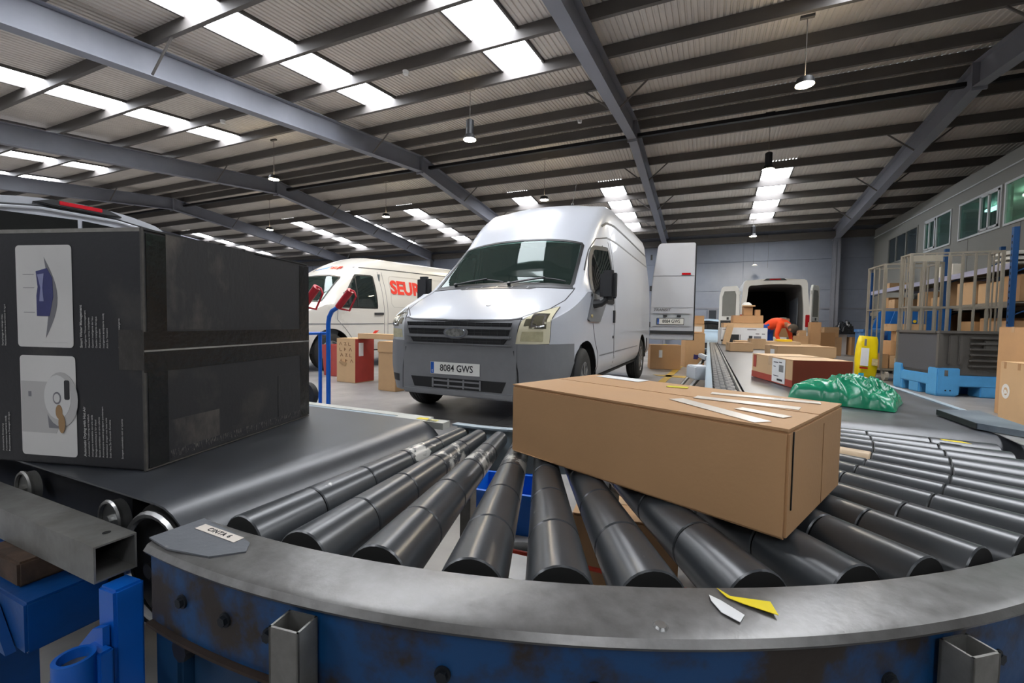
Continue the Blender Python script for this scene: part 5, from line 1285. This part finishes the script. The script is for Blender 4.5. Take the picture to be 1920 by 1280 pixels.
carton('thin tan board box lying on top of the square box', (.57, 9.18, 1.309), rad(-6), (.21, .17, .02), 2, None)
tag(pillow(14, 12, .075, .06, .05, amp=.2, seed=5).build('plastic_bag', m_label, None, 60, 0, (.65, 9.28, 1.332), (0, 0, .3)), 'small white plastic bag on top of the parcel pile', 'bag')
lbd = MB().bx(-.055, .055, -.04, .04, 0, .40).build('cardboard_box', m_card[2], None, 0, .004, (.315, 8.985, .612), (0, rad(12), 0)); tag(lbd, 'upright narrow tan box leaning at the left edge of the white printed box', 'box')
lbd.location = (.30, 8.93, .605)
carton('green and brown box in front of the white printed box', (.60, 7.45, .600), rad(9), (.20, .22, .155), 0, 'tape')
gbx = carton('small tan box left of the green-edged box on the belt', (.36, 7.75, .600), rad(6), (.21, .18, .08), 2, 'tape')
lf = carton('long flat tan box lying across the right belt behind the wide brown box', (.42, 8.05, .600), rad(3), (.92, .40, .105), 2, 'tape')
tag(MB().bx(-.11, .11, -.08, .08, 0, .035).build('tray', M('yellow_tray', 'e2be12', .45, 0, .05), None, 0, .006, (1.12, 8.26, .7075), (0, 0, .1)), 'flat yellow tray lying on the long tan box', 'tray')

# big open cart of parcels right of the belt end, under the bent worker
def plain(label, x, y, z, rz, dim, mt, grp=None, tape='tape', lab=None): return carton(label, (x, y, z), rad(rz), dim, mt, tape, grp, lab=lab)
plain('wide low brown box on the floor right of the belt end', 1.16, 9.6, 0, 6, (.75, .5, .56), 1)
plain('flat tan box on the wide low box right of the belt end', 1.13, 9.62, .562, 8, (.80, .46, .05), 2)
plain('tall upright brown box right of the open delivery van', 2.50, 13.9, 0, 4, (.24, .26, 1.08), 1)
plain('slim tan box left of the tall upright box', 2.22, 13.7, 0, 10, (.16, .2, .86), 0)
plain('brown box with slanted top right of the tall upright box', 3.05, 15.6, 0, 18, (.42, .36, .80), 3)
plain('brown box by the far wall behind the slanted box', 3.60, 17.9, 0, -8, (.50, .42, .62), 1)
plain('brown box stacked on another by the far wall', 3.62, 17.95, .623, 4, (.42, .36, .34), 0)
plain('large brown box by the far wall under the black bag', 4.55, 18.6, 0, 4, (.54, .5, .62), 3)
plain('brown box on the large box by the far wall rack', 4.50, 18.65, .622, 2, (.60, .46, .30), 1) if False else None
plain('white box on the floor below the black bag', 4.22, 18.9, 0, 0, (.26, .3, .70), M('white_print_card', 'dcdcdc'), None, None)
bk = pillow(22, 18, .30, .22, .40, amp=.5, fq=9, seed=8, sq=.6).build('rubbish_bag', M('black_bag', '15181f', .25, 0, .1, 5, spec=.7), None, 70, 0, (4.42, 18.98, .725), (0, 0, .2)); tag(bk, 'crumpled black rubbish bag on boxes near the far wall', 'bag')
# inside the delivery van
plain('brown box on the delivery van floor, left stack', 1.12, 15.5, .632, -6, (.40, .4, .36), 1)
plain('brown box low in the delivery van, right side', 1.85, 15.35, .632, 5, (.42, .4, .30), 3)
plain('brown box with white label on the right-hand stack in the van', 1.84, 15.4, .935, 2, (.36, .3, .14), 0, None, 'tape', [('f', .02, .07, .13, .10)])
plain('pinkish brown box topmost in the delivery van', 2.02, 15.45, 1.078, -4, (.22, .22, .12), M('card_pink', 'b98a72', .7, 0, .06))
tag(pillow(16, 14, .15, .13, .22, amp=.3, seed=12).build('paper_sack', M('kraft_paper', '9b6f45', .8, 0, .12, 9), None, 60, 0, (2.20, 14.75, .0)), 'round brown paper sack in front of the van right doorway', 'sack') if False else None
plain('pale flat parcel leaning in front of the delivery van', 1.62, 13.9, 0, 12, (.36, .3, .66), M('white_print_card', 'dcdcdc'), None, None)
plain('brown box at the foot of the delivery van right door', 2.0, 13.15, 0, -8, (.32, .3, .72), 0)

# yellow pet-food sack
ys = MB(); rows = []
for k in range(15):
    t = k/14; z = .86*t; wx = .19*(1-.10*abs(2*t-1)**3)*(1 if t < .9 else 1-.5*(t-.9)); wy = .095*math.sin(PI*min(1, max(.06, 1.02-t)))**.35*(1-.25*t)
    if t > .93: wy = .018
    rows.append([(wx*math.copysign(abs(math.cos(a))**.55, math.cos(a))*(1+.03*math.sin(9*t+3*a)), wy*math.copysign(abs(math.sin(a))**.6, math.sin(a))*(1+.06*math.sin(7*t+2*a)), z) for a in [2*PI*q/24 for q in range(24)]])
ys.grid(rows, True); ys.add(rows[0], [tuple(range(24))[::-1]]); ys.add(rows[-1], [tuple(range(24))])
ys.xf(Matrix.Scale(.93, 4)); yo = ys.build('pet_food_sack', M('yellow_sack', 'efd307', .3, 0, .04, 6, .05, 20, spec=.6), None, 60, 0, (2.60, 9.76, .003), (rad(-3), rad(4), rad(20)))
tag(yo, 'bright yellow sack standing on the floor left of the roll cage', 'sack')
for (x0, x1, z0, z1, mt) in ((-.165, -.03, .26, .58, m_label), (-.12, -.085, .62, .74, m_grey), (-.17, -.03, .21, .235, m_red), (-.18, -.09, .02, .13, M('sack_cyan', '35a7c2', .4, 0, .1)), (.03, .13, .28, .40, M('sack_print', 'cdbb8a', .5, 0, .25, 30))):
    MB().bx(x0, x1, -.107, -.098, z0, z1).build('printed_panel', mt, yo, 0, .002)

# roll cages
m_cage = M('cage_steel', '8a8478', .5, .3, .1, 6)
def wire(parent, a, b, r, name='bar', mat=None, n=6): return MB().tube([a, b], r, n).build(name, mat or m_cage, parent)
def cage(loc, rz, w_, d_, h_, label, zb=.22, nb=5, casters=True, mid=1.3):
    o = empty('roll_cage', loc, rad(rz), label, 'roll cage')
    MB().bx(0, w_, 0, d_, zb-.03, zb).build('base_deck', m_cage, o, 0)
    for x_ in (0, w_):
        for y_ in (0, d_): MB().bx(x_-.018, x_+.018, y_-.018, y_+.018, zb, h_).build('post', m_cage, o, 0)
    for y_ in (0, d_):
        for z in (h_, mid): MB().bx(.018, w_-.018, y_-.012, y_+.012, z-.025, z).build('rail', m_cage, o, 0)
        for k in range(1, nb): 
            x_ = w_*k/nb; MB().bx(x_-.012, x_+.012, y_-.008, y_+.008, zb, h_-.025).build('bar', m_cage, o, 0)
    for x_ in (0, w_):
        for z in (h_, mid): MB().bx(x_-.012, x_+.012, .018, d_-.018, z-.025, z).build('rail', m_cage, o, 0)
        for k in (1, 2): y_ = d_*k/3; MB().bx(x_-.008, x_+.008, y_-.01, y_+.01, zb, h_-.025).build('bar', m_cage, o, 0)
    if casters:
        for x_ in (.10, w_-.10):
            for y_ in (.08, d_-.08):
                MB().cyl((x_-.025, y_, .098), (x_+.025, y_, .098), .097, n=20).build('caster', M('caster_grey', 'b3ada3', .5, 0, .15, 12), o)
                MB().box((x_, y_, .16), (.075, .06, .08)).build('caster_fork', m_galv, o, 0)
    return o
cage((2.86, 9.90, 0), 3, .80, .70, 2.10, 'left roll cage on casters holding a stack of brown boxes', nb=3)
cg2 = cage((3.06, 9.42, 0), 2, 1.14, .34, 2.2, 'tall barred steel cage standing behind the grey pallet box', nb=7, mid=1.32)
MB().bx(.02, .40, -.016, -.012, 2.06, 2.16).build('name_plate', M('cage_plate', '8f897c', .6, .1, .1), cg2, 0)
plain('brown box at the bottom of the left roll cage, right side', 3.02, 10.0, .222, 6, (.30, .34, .24), 2, None, 'tape', [('f', -.05, .12, .06, .14)])
plain('brown box second in the left roll cage stack', 3.03, 10.02, .464, 3, (.33, .34, .26), 1)
plain('small brown box third in the left roll cage stack', 3.10, 10.04, .726, -4, (.24, .30, .17), 0)
plain('wide brown box topmost in the left roll cage', 3.02, 10.02, .898, 4, (.50, .34, .13), 2)
plain('dark brown box at the left post of the left roll cage', 2.885, 9.98, .222, 2, (.11, .3, .26), 3)

# grey folding pallet box on blue feet
pb = empty('pallet_box', (2.98, 8.08, 0), rad(10), 'grey folding pallet box with ribbed walls on a light blue pallet base', 'pallet box')
m_pg = M('pallet_grey', '55524e', .55, 0, .08, 6, .04, 60); m_pb = M('pallet_blue', '4f9bd0', .5, 0, .08, 5, .04, 50)
LX, LY = 1.25, 1.02
for x_ in (.12, LX/2, LX-.12):
    for y_ in (.12, LY/2, LY-.12): MB().bx(x_-.12, x_+.12, y_-.12, y_+.12, 0, .16).build('foot', m_pb, pb, 0, .012)
b_ = MB(); b_.bx(0, LX, 0, LY, .14, .30); b_.build('pallet_base', m_pb, pb, 0, .015)
for x_ in (0, LX-.26):
    for y_ in (0, LY-.20): MB().bx(x_-.004, x_+.264, y_-.004, y_+.204, .02, .40).build('corner_block', m_pb, pb, 0, .012) 
MB().bx(.08, .12, -.008, -.003, .29, .37).build('latch_plate', m_galv, pb, 0)
for a in (.10, .155): MB().cyl((a, -.006, .085), (a, -.002, .085), .010, n=8).build('foot_hole', m_dark, pb, 0)
for (x0, x1, y0, y1) in ((.02, LX-.02, .03, .07), (.02, LX-.02, LY-.07, LY-.03), (.03, .07, .07, LY-.07), (LX-.07, LX-.03, .07, LY-.07)): MB().bx(x0, x1, y0, y1, .30, .92).build('side_wall', m_pg, pb, 0, .006)
MB().bx(0, LX, .0, .08, .885, .925).bx(0, LX, LY-.08, LY, .885, .925).bx(0, .08, .08, LY-.08, .885, .925).bx(LX-.08, LX, .08, LY-.08, .885, .925).build('top_rim', m_pg, pb, 0, .006)
MB().bx(0.0, .055, 0, .06, .40, .885).build('corner_post', m_pg, pb, 0, .006)
for x_ in (.12, .24): MB().bx(x_, x_+.045, -.002, .03, .45, .86).build('upright_rib', m_pg, pb, 0, .01)
for k in range(6): MB().bx(.36, LX-.05, -.02, .03, .42+k*.078, .42+k*.078+.030).build('side_rib', m_pg, pb, 0, .010)
MB().bx(.52, .72, .0, .03, .66, .80).build('rib_block', m_pg, pb, 0, .01)
MB().bx(.015, .03, .06, LY-.06, .34, .87).build('end_panel', M('pallet_panel', '4c4d52', .8, 0, .1, 90, .2, 200), pb, 0)

# blue waste container and blue crate behind the cages
bc = empty('waste_container', (3.45, 11.6, 0), rad(2), 'large blue container with a slanted end behind the roll cages', 'container')
m_bc = M('container_blue', '0f62ae', .4, 0, .1, 4)
q = [(0.0, .25), (1.0, .25), (1.0, 1.40), (.20, 1.40), (.10, 1.30), (0, .95)]
for y_ in (0, .87): MB().prism(q, 1, y_, y_+.03).build('side_panel', m_bc, bc, 0)
MB().bx(0, .03, .03, .87, .25, .95).bx(.97, 1.0, .03, .87, .25, 1.40).build('end_panel', m_bc, bc, 0)
MB().bx(.03, .97, .03, .87, .25, .28).build('bottom', m_bc, bc, 0)
MB().bx(.2, 1.02, -.03, .0, 1.36, 1.41).build('rim', m_bc, bc, 0, .005)
for x_ in (.30, .55, .80): MB().bx(x_-.03, x_+.03, -.025, 0, .28, 1.36).build('rib', m_bc, bc, 0, .005)
for x_ in (.1, .9):
    for y_ in (.1, .8): MB().cyl((x_-.02, y_, .08), (x_+.02, y_, .08), .08, n=16).bx(x_-.03, x_+.03, y_-.03, y_+.03, .14, .25).build('caster', m_plasd, bc)
MB().cyl((.42, -.028, 1.10), (.42, -.032, 1.10), .03, n=14).build('yellow_sticker', m_yelp, bc, 0)
bk_ = empty('plastic_crate', (3.02, 11.5, 0), rad(3), 'worn blue plastic crate left of the large blue container', 'crate')
m_cr = M('crate_blue', '2a629c', .5, 0, .0, 6, .05, 40, col2='7d9ab0', thr=(.5, .75))
MB().bx(0, .34, 0, .02, .35, .90).bx(0, .34, .48, .5, .35, .90).bx(0, .02, .02, .48, .35, .9).bx(.32, .34, .02, .48, .35, .9).bx(.02, .32, .02, .48, .35, .37).build('walls', m_cr, bk_, 0)
MB().bx(-.02, .36, -.02, .0, .86, .92).bx(-.02, .36, .5, .52, .86, .92).bx(-.02, 0, 0, .5, .86, .92).bx(.34, .36, 0, .5, .86, .92).build('rim', m_cr, bk_, 0)
MB().bx(0.02, .32, .02, .48, 0, .35).build('dolly', m_plasd, bk_, 0, .01)

# boxes at the right edge
rbx = carton('brown box with a white round printed mark at the right edge', (2.80, 5.60, 0), 0, (.55, .64, .62), 2, None)
rg = MB(); n = 32
rg.grid([[(-.2754, .21+r_*math.cos(2*PI*k/n)*1.0, .32+r_*math.sin(2*PI*k/n)*1.15) for k in range(n)] for r_ in (.035, .066)], True); rg.grid([[(-.2762, .21+r_*math.cos(2*PI*k/n), .32+r_*math.sin(2*PI*k/n)*1.15) for k in range(n)] for r_ in (.035, .066)], True)
m_wmark = M('white_print_mark', 'dedcd6', .6, 0, 0)
rg.build('printed_mark', m_wmark, rbx, 0)
MB().prism([(.21-.09+.06, .30), (.235, .29), (.235, .335), (.20, .335)], 0, -.2766, -.2758).build('printed_mark', m_wmark, rbx, 0)
for y_ in (.24, .02): MB().bx(-.2762, -.2752, y_-.02, y_+.02, .55, .617).build('flap_tab', m_card[3], rbx, 0)
plain('taller brown box behind the marked box at the right edge', 3.02, 6.30, 0, 0, (.5, .5, .98), 1)

# metal racking along the office wall
rk = empty('storage_rack', (4.50, 9.85, 0), 0, 'metal storage rack with blue uprights along the office wall', 'rack')
m_rb = M('rack_blue', '1c4f86', .45, .1, .08, 6); m_beam = M('rack_beam_lilac', 'a9a9c2', .45, .1, .05, 6)
RL, RDp = 6.75, .85; LV = (.30, .86, 1.42, 2.05)
for k in range(4):
    y_ = RL*k/3
    for x_ in (0, RDp):
        MB().bx(x_-.035, x_+.035, y_-.03, y_+.03, 0, 2.62).build('upright', m_rb, rk, 0)
        if x_ == 0:
            for q_ in range(24): MB().bx(-.037, -.0355, y_-.010, y_+.010, .15+q_*.10, .19+q_*.10).build('upright_slot', m_dark, rk, 0) if k < 2 else None
    for z in (.5, 1.2, 1.9): MB().tube([(0.035, y_, z), (RDp-.035, y_, z+.4)], .012, 6).build('rack_brace', m_rb, rk)
for z in LV:
    for k in range(3):
        y0, y1 = RL*k/3+.03, RL*(k+1)/3-.03
        for x_ in (0, RDp): MB().bx(x_-.025, x_+.025, y0, y1, z-.10, z).build('beam', m_beam if z > 2 else m_cage, rk, 0)
        MB().bx(.026, RDp-.026, y0, y1, z-.03, z-.008).build('shelf', m_cage, rk, 0)
random.seed(5)
ORD = ['first', 'second', 'third', 'fourth', 'fifth', 'sixth', 'seventh', 'eighth', 'ninth']
for lv, z, lo, hi in (('bottom', .302, .2, .5), ('second', .862, .22, .46), ('third', 1.422, .22, .52), ('top', 2.052, .12, .3)):
    for bay in range(3):
        cnt = 0
        y = 9.85+RL*bay/3+.06
        while True:
            L_ = random.uniform(.28, .72); h_ = random.uniform(lo, hi); 
            if y+L_ > 9.85+RL*(bay+1)/3-.06: break
            if z > 2 and (random.random() < .45 or 10.0 < y+L_ and y < 10.9 or 11.8 < y+L_ and y < 12.8): y += L_; continue
            if random.random() < .86:
                d_ = random.uniform(.4, .7)
                mt = random.randrange(5)
                o = carton('%s brown box from the near end on the %s shelf of the %s rack bay' % (ORD[cnt], lv, ('nearest', 'middle', 'farthest')[bay]), (4.55+random.uniform(0, .08), y, z), rad(random.uniform(-3, 3)), (d_, L_-.05, h_), mt, 'tape' if random.random() < .6 else None, 'boxes on the wall rack'); cnt += 1
            y += L_+.02
# white packages and cylinders lying on the rack top
for k in range(5):
    o = MB().bx(-.07, .07, -.045, .045, 0, .24+.02*(k % 2)).build('paper_packet', M('paper_white', 'e6e2d8', .6, 0, .03), None, 0, .006, (4.62, 12.0+.13*k, 2.0525), (0, 0, 0))
    tag(o, '%s upright white paper packet from the near end on the rack top' % ORD[k], 'packet', 'white packets on the rack top')
for k in range(3):
    o = pillow(14, 12, .22, .20, .075, amp=.15, seed=20+k).build('plastic_parcel', M('white_film', 'd6d4cf', .3, 0, .05), None, 60, 0, (4.80, 10.45, 2.054+(.089*k)), (0, 0, .1*k))
    tag(o, ('white film-wrapped parcel, lowest of three on the rack top', 'white film-wrapped parcel, middle of three on the rack top', 'white film-wrapped parcel, uppermost of three on the rack top')[k], 'parcel')

# things seen between the rollers
cr = empty('plastic_crate', (-.98, 1.72, 0), rad(8), 'bright blue plastic crate on the floor seen between the rollers', 'crate')
cr.scale = (.8, .9, .6)
m_cb = M('crate_bright_blue', '0c63c4', .4, 0, .08)
MB().bx(0, .40, 0, .02, .02, .30).bx(0, .40, .28, .3, .02, .30).bx(0, .02, .02, .28, .02, .3).bx(.38, .40, .02, .28, .02, .3).bx(0, .4, 0, .3, 0, .02).build('walls', m_cb, cr, 0)
MB().bx(-.015, .415, -.015, 0, .27, .31).bx(-.015, .415, .3, .315, .27, .31).bx(-.015, 0, 0, .3, .27, .31).bx(.4, .415, 0, .3, .27, .31).build('rim', m_cb, cr, 0)
plain('brown box on the floor under the curved rollers', -.40, 1.42, 0, 6, (.34, .30, .30), 1)
wl = MB(); n = 36
ring = [(.13*math.cos(2*PI*k/n), .13*math.sin(2*PI*k/n), 0) for k in range(n)]
wl.tube(ring, .032, 10, True)
wl = wl.build('tyre', m_tyre, None, 50, 0, (-.60, 1.46, .034)); tag(wl, 'small black tyre lying on the floor under the rollers', 'tyre')
MB().cyl((0, 0, -.015), (0, 0, .015), .10, .10, 24).build('hub', m_rim, wl)
tag(MB().tube([(-.62, 1.06, .045), (-.25, 1.075, .045), (.30, 1.06, .045)], .008, 8).build('cord', M('red_cord', 'c23a22', .5, 0, .05), None), 'thin red cord on the floor under the rollers', 'cord') if False else None
MB().tube([(-.62-CX, 1.10-CY, .30), (.28-CX, 1.13-CY, .30)], .006, 8).build('trip_cord', M('red_cord', 'c23a22', .5, 0, .05), cc)

# far wall door and small wall fittings
dd = empty('door_1', (.02, Y_HI-.03, 0), 0, kind='structure')
MB().bx(0, .28, -.02, .01, 0.02, 1.6).build('door_leaf', M('door_dark', '2b3038', .5, 0, .05), dd, 0)
MB().bx(-.05, 0, -.03, .02, 0, 1.65).bx(.28, .33, -.03, .02, 0, 1.65).bx(0, .28, -.03, .02, 1.6, 1.65).build('door_frame', m_rafter, dd, 0)
fl_ = empty('pendant_lamp', (1.62, 19.9, 3.36), 0, 'small white pendant lamp hanging by the far wall', 'lamp')
MB().cyl((0, 0, 0), (0, 0, .05), .11, .05, 16).build('shade', m_label, fl_)
for x_ in (-.05, .45): MB().cyl((x_, 0, .04 if x_ < 0 else -.1), (x_, 0, zr(19.9)+RD+PH-3.36), .004, n=5).build('suspension_cable', m_cable, fl_)
for (x_, y_) in ((-4.95, 6.36), (-9.9, 6.36), (-2.9, 10.2)):
    o = MB().cyl((0, 0, -.06), (0, 0, 0), .045, .055, 14).build('smoke_detector', m_label, None, 40, 0, (x_, y_, zr(y_)+RD-.0005)); tag(o, {0: 'small white smoke detector between the two bright skylight strips', 1: 'small white smoke detector under the left skylight strip', 2: 'small white detector hanging near the black cylinder lamp'}[[-4.95, -9.9, -2.9].index(x_)], 'detector')

# ---------------------------------------------------------------- the worker bending over
def skinned(name, nodes, edges, mat_of, mats, parent, sub=2):
    """one continuous body: nodes {name: (xyz, radius)}; mat_of(point)->material index"""
    bm = bmesh.new(); sk = bm.verts.layers.skin.verify(); vs = {}
    for i, (k, (p, r)) in enumerate(nodes.items()):
        v = bm.verts.new(p); v[sk].radius = r if isinstance(r, tuple) else (r, r); v[sk].use_root = (i == 0); vs[k] = v
    for a, b in edges: bm.edges.new((vs[a], vs[b]))
    me = bpy.data.meshes.new(name); bm.to_mesh(me); bm.free()
    o = bpy.data.objects.new(name, me); COL.objects.link(o)
    o.modifiers.new('s', 'SKIN').use_smooth_shade = True
    sd = o.modifiers.new('d', 'SUBSURF'); sd.levels = sub; sd.render_levels = sub
    bpy.context.view_layer.update()
    m2 = bpy.data.meshes.new_from_object(o.evaluated_get(bpy.context.evaluated_depsgraph_get()))
    bpy.data.objects.remove(o); bpy.data.meshes.remove(me)
    m2.materials.clear()
    for m in mats: m2.materials.append(m)
    for p in m2.polygons: p.material_index = mat_of(p.center); p.use_smooth = True
    return link(name, m2, parent)
pr_ = empty('person', (1.36, 12.85, 0), rad(-38), 'worker in orange shirt and blue trousers bending over the parcels', 'person')
m_skin = M('skin', 'b98468', .55, 0, .05, 10); m_or = M('orange_shirt', 'f04a10', .7, 0, .07, 6, .1, 20); m_tr = M('blue_trousers', '1c50a8', .75, 0, .08, 6, .1, 20); m_shoe = M('dark_shoes', '1a1a1c', .6, 0, .1); m_hair = M('grey_brown_hair', '4a4138', .8, 0, .25, 30, .3, 80)
nd = {'pelvis': ((0, 0, .92), (.165, .155)), 'waist': ((.13, 0, 1.02), (.155, .15)), 'chest': ((.32, 0, 1.05), (.18, .16)), 'upper': ((.45, 0, 1.03), (.15, .115)), 'neck': ((.54, 0, .98), .06), 'headb': ((.60, 0, .94), .085), 'headc': ((.67, 0, .89), .10), 'chin': ((.70, 0, .82), .06)}
ed = [('pelvis', 'waist'), ('waist', 'chest'), ('chest', 'upper'), ('upper', 'neck'), ('neck', 'headb'), ('headb', 'headc'), ('headc', 'chin')]
for s_, n_ in ((1, 'L'), (-1, 'R')):
    y = s_
    nd.update({n_+'hip': ((0, y*.10, .84), .105), n_+'knee': ((.05, y*.12, .48), .066), n_+'ankle': ((-.02, y*.13, .09), .045), n_+'toe': ((.15, y*.15, .045), (.042, .036))})
    nd.update({n_+'sh': ((.44, y*.17, 1.00), .075), n_+'el': ((.44+.03*s_, y*.24, .73), .048), n_+'wr': ((.52, y*.20, .51), .034), n_+'palm': ((.545, y*.19, .44), (.034, .022))})
    ed += [('pelvis', n_+'hip'), (n_+'hip', n_+'knee'), (n_+'knee', n_+'ankle'), (n_+'ankle', n_+'toe'), ('upper', n_+'sh'), (n_+'sh', n_+'el'), (n_+'el', n_+'wr'), (n_+'wr', n_+'palm')]
    for q in range(5):
        bx_, by_ = .56+(.0 if q else -.02), y*(.165+.016*q) if q else y*.15
        ln = (.05, .072, .08, .074, .058)[q]
        nd[n_+'f%da' % q] = ((bx_, by_, .405 if q else .435), .0095); nd[n_+'f%db' % q] = ((bx_+.012, by_+(0 if q else -y*.012), .405-ln*.55), .009); nd[n_+'f%dc' % q] = ((bx_+.004-.01, by_-y*.004, .405-ln), .008)
        ed += [(n_+'palm', n_+'f%da' % q), (n_+'f%da' % q, n_+'f%db' % q), (n_+'f%db' % q, n_+'f%dc' % q)]
def pm(p):
    if p.z < .10 : return 3
    if p.x > .52 and abs(p.y) < .13 and p.z > .70: return 0
    if p.x > .40 and p.z < .60: return 0
    if p.x < .15 and p.z < 1.0: return 2
    if p.z < .62 and p.x < .3: return 2
    return 1
bd = skinned('body', nd, ed, pm, [m_skin, m_or, m_tr, m_shoe], pr_)
hp = MB(); rows = []
for k in range(9):
    t = PI*.62*k/8; rows.append([(.112*math.sin(t)*math.cos(a), .108*math.sin(t)*math.sin(a), .118*math.cos(t)) for a in [2*PI*q/18 for q in range(18)]])
hp.grid(rows, True); hr = hp.build('hair', m_hair, pr_, 60, 0, (.655, 0, .905), (0, rad(55), 0))
for s_ in (1, -1):
    MB().cyl((.655, s_*.095, .885), (.655, s_*.115, .88), .026, .03, 10).build('ear', m_skin, pr_)
    MB().cyl((.742, s_*.035, .855), (.752, s_*.035, .853), .011, .009, 8).build('eye', m_ink, pr_)
ns = MB(); ns.cyl((.755, 0, .855), (.785, 0, .825), .012, .02, 8); ns.build('nose', m_skin, pr_)
MB().box((.755, 0, .795), (.01, .05, .012), Matrix.Rotation(.5, 3, 'Y')).build('mouth', M('lip', '8a5148', .6, 0, 0), pr_)
ml = MB(); ml.bx(-.03, .03, -.10, .10, 0, .004); ml.build('shirt_print', m_label, pr_, 0, 0, (.42, 0, 1.165), (0, rad(6), 0))
